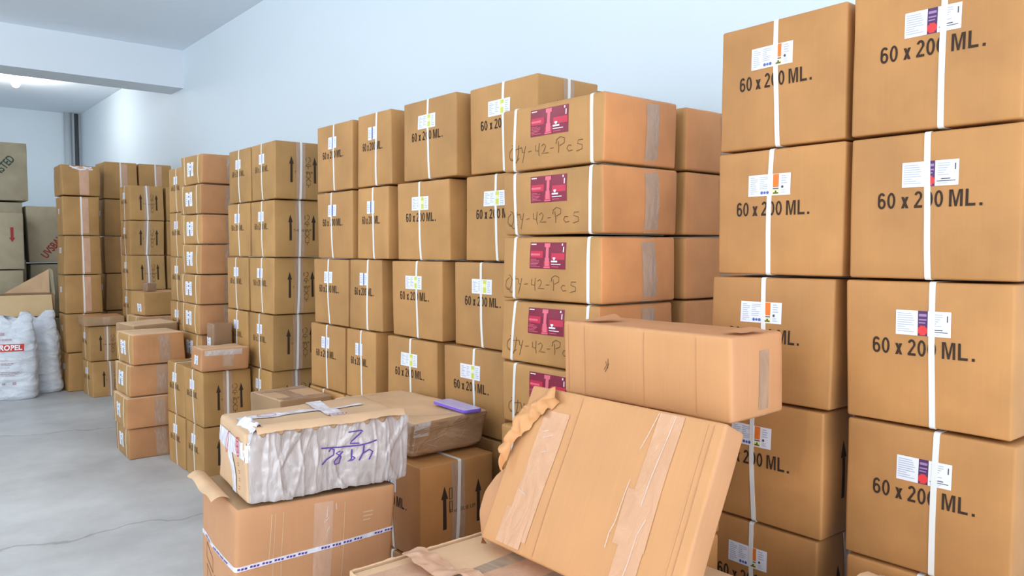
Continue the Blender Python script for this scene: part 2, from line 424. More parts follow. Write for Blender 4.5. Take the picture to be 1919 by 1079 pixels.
def label_violet(cu, cv, w, h):
    l, r, b, t = cu - w / 2, cu + w / 2, cv - h / 2, cv + h / 2
    R = [(l, b, l + w * .41, t, 0, 0), (l + w * .41, b, l + w * .59, t, 6, 0), (l + w * .59, b, r, t, 0, 0)]
    R += [(l + w * .43, b + h * .78, l + w * .57, b + h * .88, 7, 1), (l + w * .43, b + h * .62, l + w * .57, b + h * .68, 7, 1), (l + w * .43, b + h * .50, l + w * .55, b + h * .55, 7, 1)]
    R += disc(l + w * .50, b + h * .22, h * .19, 8, 1, 6)
    R += lines_block(l + w * .03, b + h * .1, l + w * .36, t - h * .08, 9, 1, 5) + lines_block(l + w * .64, b + h * .38, l + w * .88, t - h * .08, 6, 1, 6)
    R += [(l + w * .70, b + h * .25, l + w * .86, b + h * .29, 2, 1), (l + w * .62, b + h * .17, l + w * .95, b + h * .20, 2, 1), (l + w * .93, b + h * .6, l + w * .95, b + h * .85, 2, 1)]
    R += lines_block(l + w * .63, b + h * .05, l + w * .94, b + h * .14, 2, 1, 7)
    return R
def label_lime(cu, cv, w, h):
    l, r, b, t = cu - w / 2, cu + w / 2, cv - h / 2, cv + h / 2
    R = [(l, b, r, t, 0, 0), (l + w * .56, b + h * .04, l + w * .73, t - h * .04, 4, 1), (l + w * .57, b + h * .70, l + w * .72, t - h * .06, 9, 2), (l + w * .58, b + h * .10, l + w * .71, b + h * .45, 9, 2)]
    R += lines_block(l + w * .06, b + h * .1, l + w * .30, t - h * .1, 7, 1, 8) + lines_block(l + w * .33, b + h * .2, l + w * .52, t - h * .1, 6, 1, 9) + lines_block(l + w * .78, b + h * .1, l + w * .95, t - h * .1, 6, 1, 10)
    return R
def label_blue(cu, cv, w, h):
    l, r, b, t = cu - w / 2, cu + w / 2, cv - h / 2, cv + h / 2
    R = [(l, b, l + w * .46, t, 0, 0), (l + w * .46, b + h * .1, l + w * .62, t - h * .05, 10, 0), (l + w * .62, b + h * .03, r, t, 0, 0)]
    R += lines_block(l + w * .06, b + h * .15, l + w * .4, t - h * .15, 5, 1, 11) + lines_block(l + w * .68, b + h * .15, l + w * .94, t - h * .15, 5, 1, 12)
    return R
def label_notch(cu, cv, w, h):
    l, r, b, t = cu - w / 2, cu + w / 2, cv - h / 2, cv + h / 2
    R = [(l, b, l + w * .40, t, 0, 0), (l + w * .60, b, r, t, 0, 0), (l + w * .40, b + h * .12, l + w * .60, b + h * .88, 0, 0)]
    R += [(l + w * .44, b + h * .12, l + w * .56, b + h * .45, 2, 1), (l + w * .42, b + h * .62, l + w * .58, b + h * .76, 10, 1)]
    R += lines_block(l + w * .06, b + h * .15, l + w * .34, t - h * .15, 5, 1, 13) + lines_block(l + w * .66, b + h * .15, l + w * .94, t - h * .15, 5, 1, 14)
    return R

def line_parts(name, s, face, lines, w, m, ly=0, parent=None):
    return [(name, s.strokes(name, face, [L], w, m, ly=ly), parent) for L in lines]
def label_parts(s, R, face='F'):
    base = [r for r in R if r[4] == 0]; ink = [r for r in R if r[4] != 0]
    out = [('label', s.rects('paper_label', face, base, LM()), None)]
    if ink: out.append(('label_print', s.rects('label_print', face, ink, LM()), 'label'))
    return out
def arrow_poly(cu, cv, L, w, down=False):
    hd = L * 0.30; k = -1 if down else 1
    P = [[(cu - w * .26, cv - k * L / 2), (cu + w * .26, cv - k * L / 2), (cu + w * .24, cv + k * (L / 2 - hd)), (cu - w * .24, cv + k * (L / 2 - hd))],
         [(cu - w / 2, cv + k * (L / 2 - hd)), (cu + w / 2, cv + k * (L / 2 - hd)), (cu, cv + k * L / 2)]]
    return P
def split_v(P, n=6):
    (a, b, c, d) = P[0]; out = []
    for i in range(n):
        t0, t1 = i / n, (i + 1) / n
        L = lambda p, q, t: (p[0] + (q[0] - p[0]) * t, p[1] + (q[1] - p[1]) * t)
        out.append([L(a, d, t0), L(b, c, t0), L(b, c, t1), L(a, d, t1)])
    return out + P[1:]
def handling_icons(u, v):
    """recycling ring, umbrella, glass and hook marks in a column"""
    out = []; s = 0.017
    ring = [(u + s * math.cos(t), v + s * math.sin(t)) for t in [i * math.pi / 4 for i in range(9)]]
    out += [ring[0:3], ring[3:6], ring[6:9]]
    y = v - 0.042
    out += [[(u - s, y), (u - s * .6, y + s * .7), (u, y + s), (u + s * .6, y + s * .7), (u + s, y), (u - s, y)], [(u, y), (u, y - s)]]
    y -= 0.042
    out += [[(u - s * .7, y - s), (u, y + s * .6), (u + s * .7, y - s)]]
    y -= 0.036
    out += [[(u - s, y - s), (u + s, y + s)], [(u - s, y + s), (u + s, y - s)]]
    y -= 0.040
    out += [[(u - s * .7, y + s), (u - s * .7, y), (u + s * .7, y), (u + s * .7, y + s)], [(u, y), (u, y - s)]]
    return out

def kind_arrow(seed, style, dx, dy, h, bodymat, strapmat=None, boxed=False, text=True, tape=True, spos=0.0, text_color='ink'):
    s = Shape(dx, dy, h, seed, bulge=0.005, amp=0.004, crush=0.0045)
    sm = strapmat or M['strap']; rn = random.Random(seed)
    P = [('body', s.body('carton_body', bodymat), None)]
    lab = {'orange': label_orange, 'violet': label_violet, 'lime': label_lime, 'blue': label_blue, 'notch': label_notch}[style]
    lw = {'orange': .340, 'violet': .330, 'lime': .33, 'blue': .235, 'notch': .2}[style] * dy
    lh = {'orange': .060, 'violet': .060, 'lime': .062, 'blue': .064, 'notch': .06}[style]
    cu = {'orange': -.06, 'violet': 0.0, 'lime': -.03, 'blue': -.04}.get(style, -.03) * dy
    P += label_parts(s, lab(cu, h - 0.100, lw, lh))
    P.append(('printed_text', bold_print(s, 'F', cu * .5 if style != 'violet' else 0.0, h * (.53 if style == 'orange' else .545), dy * (.63 if style == 'violet' else .60), 0.0395, M[text_color]), None))
    P.append(('arrow_mark', s.poly('arrow_print', 'N', split_v(arrow_poly(-dx * .19, h * .52, .165, .030)), M['ink']), None))
    P.append(('arrow_mark', s.poly('arrow_print', 'N', split_v(arrow_poly(dx * .28, h * .52, .165, .030)), M['ink']), None))
    P.append(('handling_print', s.strokes('handling_print', 'N', (handling_icons(dx * .145, h * .70) if not boxed else [[(-.042, v), (-.030, v), (-.030, v - .040), (-.042, v - .040), (-.042, v)] for v in (h * .72, h * .58)]), 0.0036, M['ink_soft'], ly=2), None))
    P.append(('handling_text', s.text('handling_text', 'N', 'THIS SIDE UP', dx * .05, h * .47, 0.020, M['ink_soft'], bold=0.0003, sx=1.05, ly=-1), None))
    if tape: P.append(('tape', s.rects('tape_strip', 'N', [(-0.030, 0.004, 0.030, h - 0.004, 0, 0)], [M['tape']]), None))
    P.append(('strap', s.strap('strap_band', 'F', spos * dy, 0.0140, sm, lean=rn.uniform(-.05, .02)), None))
    P.append(('strap', s.strap('strap_band', 'N', 0.0, 0.0140, sm, lean=rn.uniform(-.03, .05)), None))
    return P

def hand(lines, u, v, sx, sy): return [[(u + x * sx, v + y * sy) for x, y in L] for L in lines]
QTY = [[(.10, .75), (.02, .55), (0, .25), (.04, .02), (.10, .0), (.15, .25), (.17, .6), (.13, .85), (.08, .9)], [(.05, .15), (.14, -.15), (.20, -.15)],
       [(.26, .85), (.24, .35), (.21, .05), (.17, -.12), (.26, .1)], [(.17, .62), (.33, .70)], [(.33, .70), (.35, .40), (.39, .38)], [(.43, .75), (.38, .2), (.34, -.2)],
       [(.49, .38), (.58, .42)], [(.68, .72), (.67, .38), (.75, .36)], [(.77, .8), (.75, .3), (.76, .05)], [(.82, .60), (.88, .72), (.92, .58), (.88, .32), (.82, .18), (.98, .18)],
       [(1.02, .40), (1.10, .42)], [(1.20, .75), (1.21, .4), (1.20, .10)], [(1.15, .60), (1.17, .85), (1.25, .98), (1.34, .88), (1.33, .62), (1.23, .48)],
       [(1.48, .42), (1.42, .45), (1.38, .28), (1.42, .12), (1.50, .16)], [(1.72, .66), (1.62, .66), (1.60, .48), (1.70, .38), (1.70, .16), (1.58, .06)]]
def label_red(s, cu, cv, w, h):
    l, r, b, t = cu - w / 2, cu + w / 2, cv - h / 2, cv + h / 2
    R = [(l, b, r, t, 0, 0), (l + w * .03, b + h * .42, l + w * .38, b + h * .68, 1, 1), (l + w * .03, b + h * .50, l + w * .30, b + h * .58, 2, 2), (l + w * .62, b + h * .36, r - w * .02, b + h * .60, 1, 1),
         (l + w * .46, b + h * .42, l + w * .54, t - h * .03, 2, 1), (l + w * .42, b + h * .82, l + w * .58, t - h * .03, 2, 2), (l + w * .41, b + h * .04, l + w * .59, b + h * .30, 1, 1), (l + w * .44, b + h * .10, l + w * .56, b + h * .42, 2, 2), (l + w * .41, b + h * .03, l + w * .59, b + h * .08, 2, 3)]
    R += [(l + w * .03, t - h * .09, l + w * .18, t - h * .05, 3, 2)]
    R += [(a, c, d, e, 2, 2) for a, c, d, e, _, _ in lines_block(l + w * .03, b + h * .06, l + w * .34, b + h * .38, 6, 1, 21)]
    R += [(l + w * .68, b + h * .34, l + w * .72, b + h * .42, 3, 3), (l + w * .665, b + h * .38, l + w * .735, b + h * .44, 3, 3), (l + w * .62, b + h * .26, l + w * .79, b + h * .32, 3, 3), (l + w * .62, b + h * .17, l + w * .88, b + h * .20, 3, 2), (l + w * .63, b + h * .08, l + w * .82, b + h * .10, 2, 2), (l + w * .89, t - h * .12, l + w * .92, t - h * .04, 3, 2), (l + w * .93, t - h * .36, l + w * .955, t - h * .16, 3, 2)]
    mm = [M['wine'], M['crimson'], M['rose'], M['white']]
    return [('label', s.rects('red_label', 'F', R[:1], mm), None), ('label_print', s.rects('label_print', 'F', R[1:], mm), 'label')]
def kind_qty(seed, dx, dy, h, front=True):
    s = Shape(dx, dy, h, seed, bulge=0.006, amp=0.006, crush=0.006, r=0.010)
    rn = random.Random(seed)
    P = [('body', s.body('carton_body', None, mats=[M['kraft_mid'], M['bounce_board']], face_mat={(1, -1): 1}), None)]  # near face painted brighter and more orange for light bounced onto it
    if front:
        P += label_red(s, 0.0, h - 0.066, .185, .092)
        P.append(('handwriting', s.strokes('handwriting', 'F', hand(QTY, -dy * .44 + rn.uniform(-.01, .02), h * .16 + rn.uniform(-.006, .01), .215, .060), 0.0024, M['pencil']), None))
        P.append(('strap', s.strap('strap_band', 'F', -dy * .36, 0.0130, M['strap'], lean=rn.uniform(-.03, .08)), None))
        P.append(('strap', s.strap('strap_band', 'F', dy * .395, 0.0130, M['strap'], lean=rn.uniform(-.06, .06)), None))
    P.append(('tape', s.rects('tape_strip', 'N', [(0.012, 0.004, 0.080, h - 0.004, 0, 0, rn.uniform(-.05, .05))], [M['tape']]), None))
    wr = []
    for k in range(5):
        u = rn.uniform(.035, .075); v = rn.uniform(.05, h * .6); L = rn.uniform(.03, .09)
        wr.append([(u, v), (u + rn.uniform(-.004, .006), v + L / 2), (u + rn.uniform(.0, .010), v + L)])
    P += line_parts('tape_wrinkle_glint', s, 'N', wr, 0.0016, M['glint'], 3, 'tape')  # painted glints along the tape's wrinkles
    return P
def kind_small(seed, dx, dy, h, straps=2):
    s = Shape(dx, dy, h, seed, bulge=0.006, amp=0.006, crush=0.008, r=0.009); rn = random.Random(seed)
    P = [('body', s.body('carton_body', None, mats=[M['kraft_far'], M['orange_far'], M['pale_board']], face_mat={(1, -1): 1, (2, 1): 2}), None)]
    P.append(('label', s.rects('paper_label', 'F', label_notch(-.02 * dy, h * .52, .135, .105), LM()), None))
    P.append(('tape', s.rects('tape_strip', 'N', [(0.0, 0.004, 0.075, h - 0.004, 0, 0)], [M['tape']]), None))
    wr = [[(rn.uniform(.0, .07), rn.uniform(.02, h * .8))] for k in range(7)]
    wr = [[p[0], (p[0][0] + rn.uniform(-.01, .012), p[0][1] + rn.uniform(.02, .04))] for p in wr]
    P += line_parts('tape_wrinkle_glint', s, 'N', wr, 0.003, M['glint'], 3, 'tape')  # short pale strokes painted as glints on the wrinkled tape
    for u in (-.33, .33)[:straps]:
        P.append(('strap', s.strap('strap_band', 'F', u * dy, 0.011, M['strap_cream'], lean=rn.uniform(-.05, .05)), None))
    return P
def kind_tall(seed, dx, dy, h, strap=True):
    s = Shape(dx, dy, h, seed, bulge=0.006, amp=0.006, crush=0.008, r=0.010); rn = random.Random(seed)
    P = [('body', s.body('carton_body', M['kraft_far']), None)]
    P.append(('tape', s.rects('tape_strip', 'N', [(-.012, 0.004, 0.068, h - 0.004, 0, 0)], [M['tape_rose']]), None))
    if strap:
        P.append(('strap', s.strap('strap_band', 'N', 0.0, 0.014, M['strap'], lean=rn.uniform(-.03, .05)), None))
        P.append(('label', s.rects('paper_label', 'F', label_blue(0, h * .62, .09, .06), LM()), None))
    return P

def place(P, name, loc, rz, label, group=None, cat='carton'):
    e = empty(name, loc, rz); tag(e, label, cat, group)
    made = {}
    for nm, me, par in P:
        o = link(nm, me, made[par] if par else e); made.setdefault(nm, o)
    return e

# ------------------------------------------------------------------ the room
CEIL = 3.79; WX = 2.90; FY = 14.95; LX = -4.6; BY = -3.6
def struct(name, me): o = link(name, me); o['kind'] = 'structure'; return o
struct('floor', box_mesh('floor', LX - .2, BY - .2, -.2, WX + .2, FY + .2, 0, M['floor']))
struct('ceiling', box_mesh('ceiling', LX - .2, BY - .2, CEIL, WX + .2, FY + .2, CEIL + .2, M['ceil']))
struct('wall_right', box_mesh('wall_right', WX, BY - .2, 0, WX + .2, FY + .2, CEIL, M['wall']))
struct('wall_far', box_mesh('wall_far', LX, FY, 0, WX, FY + .2, CEIL, M['wall']))
def wall_frame(name, axis, c, a0, a1, b0, b1, o0, o1, h0, h1, m):
    """a wall with one rectangular opening (o0..o1 along, h0..h1 up)"""
    V = []; F = []
    def bx(p0, p1, z0, z1):
        b = len(V)
        if axis == 'y': x0, x1, y0, y1 = p0, p1, c, c + .2
        else: x0, x1, y0, y1 = c, c + .2, p0, p1
        V.extend([(x0, y0, z0), (x1, y0, z0), (x1, y1, z0), (x0, y1, z0), (x0, y0, z1), (x1, y0, z1), (x1, y1, z1), (x0, y1, z1)])
        F.extend([tuple(b + i for i in f) for f in [(0, 3, 2, 1), (4, 5, 6, 7), (0, 1, 5, 4), (1, 2, 6, 5), (2, 3, 7, 6), (3, 0, 4, 7)]])
    bx(a0, o0, b0, b1); bx(o1, a1, b0, b1); bx(o0, o1, h1, b1)
    if h0 > b0: bx(o0, o1, b0, h0)
    return new_mesh(name, V, F, m)
struct('wall_back', wall_frame('wall_back', 'y', BY - .2, LX, WX, 0, CEIL, -4.0, 1.6, 0, 3.3, M['wall']))
struct('wall_left', wall_frame('wall_left', 'x', LX - .2, BY, FY, 0, CEIL, -1.0, 10.0, 1.1, 3.5, M['wall']))
struct('trim_1', box_mesh('ceiling_beam', LX, 9.40, 3.36, WX, 9.86, CEIL, M['beam']))
pp = link('corner_pipe', tube_mesh('corner_pipe', (2.70, FY - .06, 0), (2.70, FY - .06, CEIL), .055, M['pipe']))
tag(pp, 'pale grey pipe running up the far corner of the room', 'pipe')
pp = link('corner_pipe', tube_mesh('corner_pipe', (2.835, FY - .05, 0), (2.835, FY - .05, CEIL), .030, M['pipe_dark']))
tag(pp, 'thin dark pipe against the right wall in the far corner', 'pipe')

def bulb(loc, label, power):
    e = empty('ceiling_lamp', loc); tag(e, label, 'lamp')
    link('lamp_holder', tube_mesh('lamp_holder', (0, 0, -.045), (0, 0, 0), .04, M['plastic']), e)
    bm = bmesh.new(); bmesh.ops.create_uvsphere(bm, u_segments=24, v_segments=14, radius=.055)
    for v in bm.verts: v.co.z = v.co.z * 1.25 - .105
    for f in bm.faces: f.smooth = True
    me = bpy.data.meshes.new('bulb'); bm.to_mesh(me); bm.free(); me.materials.append(M['bulb']); link('bulb', me, e)
    l = bpy.data.lights.new('bulb_light', 'POINT'); l.energy = power; l.shadow_soft_size = .09; l.color = (1, .97, .93)
    o = bpy.data.objects.new('bulb_light', l); COL.objects.link(o); o.location = (0, 0, -.24); o.parent = e
bulb((1.60, 12.05, CEIL), 'glowing bulb on the ceiling beyond the beam', 42)
bulb((-1.2, 5.4, CEIL), 'added unseen fill bulb on the ceiling before the beam, left of the view', 85)  # added out of view to light the near bay
bulb((-3.0, 0.6, CEIL), 'added unseen fill bulb on the ceiling near the back left corner', 85)  # another unseen bulb, added to even out the lighting

# ------------------------------------------------------------------ stacks along the right wall
ORD = ['', 'lowest', 'second from bottom', 'third from bottom', 'fourth from bottom', 'second from top', 'topmost']
def stack(name_label, protos, X, near, dx, dy, h, group, rows=6, Xs=None, z0=0.0, ords=None, rot=1.2, skip=()):
    for k in range(1, rows + 1):
        if k in skip: continue
        y = near[k - 1] if isinstance(near, (list, tuple)) else near
        x = (Xs[k - 1] if Xs else X)
        P = protos[(k * 5 + len(name_label)) % len(protos)]
        o = ords[k] if ords else ORD[k]
        rz = math.radians(random.uniform(-rot, rot))
        place(P, 'carton', (x + dx / 2, y + dy / 2, z0 + (k - 1) * h), rz, name_label.replace('@', o), group)
HB = 0.3555; HP = 0.36; HPR = 0.3570; HPW = 0.3630
PO = [kind_arrow(s, 'orange', .33, .385, .3525, M['kraft'], spos=sp) for s, sp in ((1, -.03), (2, -.055), (3, -.02), (4, -.045))]
PV = [kind_arrow(s, 'violet', .33, .385, .3525, M['kraft'], spos=sp) for s, sp in ((5, .055), (6, .065), (7, -.01))]
PL = [kind_arrow(s, 'lime', .33, .42, .3585, M['kraft_mid'], spos=sp) for s, sp in ((8, 0.0), (9, -.04), (10, .03))]
PM = [kind_arrow(s, 'blue', .33, .405, .3585, M['kraft_mid'], spos=sp) for s, sp in ((11, -.04), (12, 0), (13, -.06))]
PN = [kind_arrow(s, 'blue', .33, .31, .3585, M['kraft_mid'], spos=sp) for s, sp in ((14, .04), (15, 0.08))]
PA = [kind_arrow(s, 'blue', .33, .385, .3585, M['kraft_far'], spos=sp, text_color='ink_soft') for s, sp in ((16, 0), (17, .03), (18, -.04))]
BX = 1.955
stack('60 x 200 ML carton with violet-striped label, @ of the rightmost stack', PV, BX - .01, [.583, .583, .586, .592, .592, .592], .33, .385, HPR, 'cartons of the rightmost stack', rot=.35)
stack('60 x 200 ML carton with orange-striped label, @ of its stack', PO, BX, [1.055, 1.048, 1.04, 1.018, .994, .994], .33, .385, HPR, 'cartons with orange-striped labels', rot=.35)
stack('yellow-striped-label carton partly behind the red-labelled stack, @ of its stack', PL, BX, [2.41, 2.41, 2.385, 2.32, 2.26, 2.235], .33, .42, HPW,
      'cartons beside the red-labelled stack', Xs=[1.955, 1.955, 1.955, 1.97, 1.99, 1.99], rot=.5)
stack('yellow-striped-label carton with its whole front in view, @ of its stack', PL, BX, [2.86, 2.86, 2.86, 2.82, 2.76, 2.70], .33, .42, HPW,
      'cartons of the fully visible yellow-striped stack', rot=.5)
stack('narrow 60 x 200 ML carton in the slimmest wall stack, @ there', PN, BX, [3.42, 3.42, 3.40, 3.35, 3.265, 3.25], .33, .31, HPW, 'cartons of the slim stack', rot=.6)
stack('60 x 200 ML carton between slim and two-arrow stacks, @ there', PM, BX, [3.755, 3.75, 3.735, 3.685, 3.625, 3.625], .33, .405, HPW, 'cartons right of the flat taped box', rot=.6)
stack('carton with two arrows on its side, @ of the two-arrow wall stack', PA, BX, [4.74, 4.735, 4.70, 4.68, 4.65, 4.62], .33, .385, HPW, 'cartons of the two-arrow wall stack', rot=.6, Xs=[1.965] * 6)
stack('60 x 200 ML carton tucked behind the two-arrow wall stack, @', PA, BX, [5.155, 5.145, 5.115, 5.095, 5.06, 5.03], .33, .385, HPW, 'cartons behind the two-arrow wall stack', rot=.5, Xs=[1.965] * 6)
stack('carton between the yellow-striped stack and the wall, @ of its stack', PL[:1], 2.34, 2.30, .33, .42, HPW, 'cartons between red-labelled stack and wall', rot=.4)

# red-labelled stack and the row behind it
QP = [kind_qty(s, .37, .495, 0.2240) for s in (31, 32, 33, 34)]
QB = [kind_qty(s, .37, .46, 0.2240, front=False) for s in (35, 36)]
QO = ['', 'sixth from top', 'fifth from top', 'fourth from top', 'third from top', 'second from top', 'topmost']
stack('carton with dark red label and handwriting Qty-42-Pcs, @', QP, 1.80, [1.69, 1.71, 1.715, 1.712, 1.705, 1.705], .37, .495, .2275, 'red-labelled cartons', z0=.64, ords=QO, Xs=[1.775, 1.80, 1.80, 1.80, 1.80, 1.80], rot=.7)
stack('plain brown carton behind the red-labelled stack against the wall, @', QB, 2.215, 1.70, .37, .46, .2275, 'plain cartons behind the red-labelled stack', z0=.64, ords=QO, rot=.5)
for k in range(2):
    for (x, y, dy, t) in ((1.80, 1.705, .495, 'red-labelled stack'), (2.215, 1.70, .46, 'plain wall stack beside the red labels')):
        s = Shape(.37, dy, .317, 40 + k)
        place([('body', s.body('carton_body', M['kraft']), None), ('strap', s.strap('strap_band', 'F', 0, .013, M['strap']), None)], 'carton',
              (x + .185, y + dy / 2, .32 * k), 0, 'plain strapped carton, %s under the %s' % (('lowest', 'second from floor')[k], t), 'base cartons')

# far stacks
HO = ORD
PF = [kind_arrow(s, 'blue', .33, .385, HB, M['kraft_far'], strapmat=M['strap_cream'], text_color='ink_soft') for s in (51, 52)]
PFw = [kind_arrow(s, 'blue', .33, .385, HB, M['kraft_far'], text_color='ink_soft') for s in (53, 54)]
stack('arrow-marked carton in the far stack seen over the floor boxes, @', PFw, 2.10, 8.60, .33, .385, HP, 'cartons of the far arrow stack')
stack('arrow-marked carton in the far stack nearest the right wall, @', PFw, 2.46, 8.62, .33, .385, HP, 'cartons of the far wall-side stack')
stack('cream-strapped carton in the stack behind the notched-label tower, @', PF, BX, [6.36, 6.36, 6.40, 6.38, 6.37, 6.36], .33, .385, HP, 'cartons behind the notched-label tower')
ST = [kind_small(s, .36, .43, .2165) for s in (61, 62, 63)]
TO = ['', 'lowest', 'second from bottom', 'third from bottom', 'fourth from bottom', 'fifth from bottom', 'fifth from top', 'fourth from top', 'third from top', 'second from top', 'topmost']
stack('low carton with notched white label in the ten-high tower, @', ST, 1.86, [5.785, 5.785, 5.785, 5.775, 5.74, 5.73, 5.73, 5.74, 5.75, 5.74], .36, .43, .22, 'cartons of the ten-high tower', rows=10, ords=TO, rot=1.5,
      Xs=[1.86, 1.86, 1.86, 1.86, 1.845, 1.85, 1.86, 1.865, 1.87, 1.88])
SD = [kind_small(s, .36, .43, .2235) for s in (64, 65, 66)]
stack('low carton with notched white label in the four-high floor stack, @', SD, 1.41, [5.92, 5.90, 5.93, 5.92], .36, .43, .225, 'cartons of the four-high floor stack', rows=4,
      ords=['', 'lowest', 'second from bottom', 'second from top', 'topmost'], Xs=[1.41, 1.395, 1.42, 1.435], rot=2.5)
GT = [kind_tall(s, .345, .40, .408) for s in (71, 72, 73)]
stack('tall far carton in the stack right of the white sacks, @', GT, 1.61, 9.20, .345, .40, .412, 'cartons of the far left stack', rows=5, ords=['', 'lowest', 'second from bottom', 'middle', 'fourth from bottom', 'fifth from bottom'], rot=1.2)
stack('tall far carton in the middle far corner stack, @', GT, 2.05, 9.45, .345, .40, .412, 'cartons of the middle far stack', rot=.8)
stack('tall far carton in the far corner stack touching the wall, @', GT, 2.42, 9.45, .345, .40, .412, 'cartons of the far corner stack', rot=.8)
# shorter torn carton on top with clear film
s = Shape(.365, .42, .325, 75, r=.012, amp=.014, crush=.02, topsag=.02)
place([('body', s.body('carton_body', M['kraft_far']), None), ('tape', s.rects('tape_strip', 'N', [(-.02, .01, .07, .315, 0, 0)], [M['tape_rose']]), None),
       ('plastic_film', s.rects('plastic_film', 'T', [(-.20, -.14, .19, .13, 0, 1)], [M['glint']]), None)] + line_parts('film_fold', s, 'N', [[(-.10, .312), (-.06, .300), (-.02, .308)], [(-.05, .290), (.0, .280), (.05, .292)], [(.02, .312), (.06, .300), (.10, .310)], [(.07, .285), (.11, .290)], [(-.08, .298), (-.04, .290)]], .013, M['white_tape'], 3), 'carton', (1.785, 9.41, 2.065), .03,
      'short crumpled carton with shiny film top, highest of the far left stack')

# floor stacks
PP = [kind_arrow(s, 'blue', .315, .355, HB, M['kraft_far'], text_color='ink_soft') for s in (81, 82)]
P2 = [['', 'lower', 'upper']][0]
stack('arrow-marked carton under the glossy taped box, @ one', PP, 1.63, [5.02, 5.025], .315, .355, HP, 'cartons under the glossy taped box', rows=2, ords=P2)
stack('arrow-marked carton behind the one under the glossy taped box, @ one', PP, 1.63, [5.405, 5.405], .315, .355, HP, 'cartons behind the glossy taped box', rows=2, ords=P2)
stack('arrow-marked carton on the floor side of the far left stack, @ one', PF, 1.73, [8.68, 8.74], .33, .385, HP, 'cartons beside the white sacks', rows=2, ords=P2, rot=2)
stack('arrow-marked carton under the crumpled flat box, @ one', PF, 1.58, [6.52, 6.52], .33, .385, HP, 'cartons under the crumpled flat box', rows=2, ords=P2)
stack('low carton with notched label beneath the pale open-topped box, @', SD, 1.86, 7.42, .36, .43, .225, 'cartons beneath the small far box', rows=4, ords=['', 'lowest', 'second from bottom', 'second from top', 'topmost'])
stack('arrow-marked carton beneath the long film-wrapped box, @ one', [kind_arrow(83, 'blue', .33, .385, HB, M['kraft'], boxed=True)], 1.52, 2.33, .33, .385, HP, 'cartons under the long film-wrapped box', rows=2, ords=['', 'lower', 'clearly visible upper'], rot=.5)
stack('arrow-marked carton hidden behind the visible arrow carton, @ one', [kind_arrow(84, 'blue', .33, .385, HB, M['kraft'])], 1.52, 2.74, .33, .385, HP, 'hidden cartons under the long film-wrapped box', rows=2, ords=P2, rot=.3)

def simple(name, dims, seed, m, loc, rz, label, cat='carton', extra=None, mats=None, face_mat=None, **kw):
    s = Shape(*dims, seed, **kw)
    P = [('body', s.body('carton_body', m, mats=mats, face_mat=face_mat, n=kw.pop('n', 12) if False else 14), None)]
    if extra: P += extra(s)
    return place(P, name, loc, rz, label, None, cat)
top = {(2, 1): 1}
# glossy taped box on the floor stack
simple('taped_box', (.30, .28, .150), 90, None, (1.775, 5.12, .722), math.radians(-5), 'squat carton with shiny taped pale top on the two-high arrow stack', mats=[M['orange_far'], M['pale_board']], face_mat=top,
       amp=.02, crush=.012, r=.015, extra=lambda s: [('tape', s.rects('tape_strip', 'N', [(-.02, .005, .05, .145, 0, 0)], [M['tape']]), None),
       ('plastic_film', s.rects('plastic_film', 'N', [(-.13, .105, .10, .14, 0, 1)], [M['glint']]), None), ('label', s.rects('paper_label', 'F', label_notch(.02, .07, .08, .06), LM()), None)])
simple('small_box', (.135, .14, .275), 91, M['dark_board'], (1.87, 5.385, .722), math.radians(-4), 'small upright brown box with two-part label behind the glossy taped box', amp=.004, crush=.004, r=.012,
       extra=lambda s: [('label', s.rects('paper_label', 'F', label_notch(-.01, .14, .10, .075), LM()), None)])
# boxes by the sacks and behind the four-high stack
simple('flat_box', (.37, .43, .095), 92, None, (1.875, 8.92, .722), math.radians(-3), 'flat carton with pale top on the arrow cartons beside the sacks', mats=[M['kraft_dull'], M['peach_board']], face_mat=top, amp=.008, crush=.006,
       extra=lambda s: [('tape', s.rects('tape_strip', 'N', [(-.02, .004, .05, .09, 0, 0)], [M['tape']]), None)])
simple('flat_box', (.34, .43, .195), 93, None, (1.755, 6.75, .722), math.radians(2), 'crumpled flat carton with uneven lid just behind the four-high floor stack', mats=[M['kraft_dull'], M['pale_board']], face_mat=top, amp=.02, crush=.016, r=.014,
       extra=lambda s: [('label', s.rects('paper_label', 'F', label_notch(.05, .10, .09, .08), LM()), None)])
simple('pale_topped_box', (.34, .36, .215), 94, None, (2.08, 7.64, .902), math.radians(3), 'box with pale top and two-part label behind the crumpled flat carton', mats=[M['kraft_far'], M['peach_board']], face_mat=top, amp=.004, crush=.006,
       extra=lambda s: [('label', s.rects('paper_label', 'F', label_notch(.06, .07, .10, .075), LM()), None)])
simple('tiny_box', (.085, .09, .075), 95, M['dark_board'], (2.01, 7.60, 1.118), .1, 'tiny brown box sitting on the pale-topped box', amp=.001, crush=.002, r=.004)
# flat taped box between the stacks
def flat_taped(s):
    return [('tape', s.rects('tape_strip', 'T', [(-.19, -.05, .19, .02, 0, 0), (-.19, -.155, -.10, .14, 0, 1), (.11, -.155, .185, .14, 0, 1)], [M['tape']]), None),
            ('plastic_film', s.strokes('plastic_film', 'T', [[(-.19, -.12), (-.05, -.135), (.1, -.125), (.18, -.14)], [(.15, -.15), (.12, -.02), (.17, .12)]], .006, M['glint'], ly=3), None)]
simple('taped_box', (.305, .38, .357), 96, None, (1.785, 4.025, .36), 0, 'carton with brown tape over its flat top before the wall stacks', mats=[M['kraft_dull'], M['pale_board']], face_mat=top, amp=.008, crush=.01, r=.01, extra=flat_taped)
simple('carton', (.305, .38, .357), 97, M['kraft'], (1.785, 4.025, 0), 0, 'plain carton underneath the flat taped box')

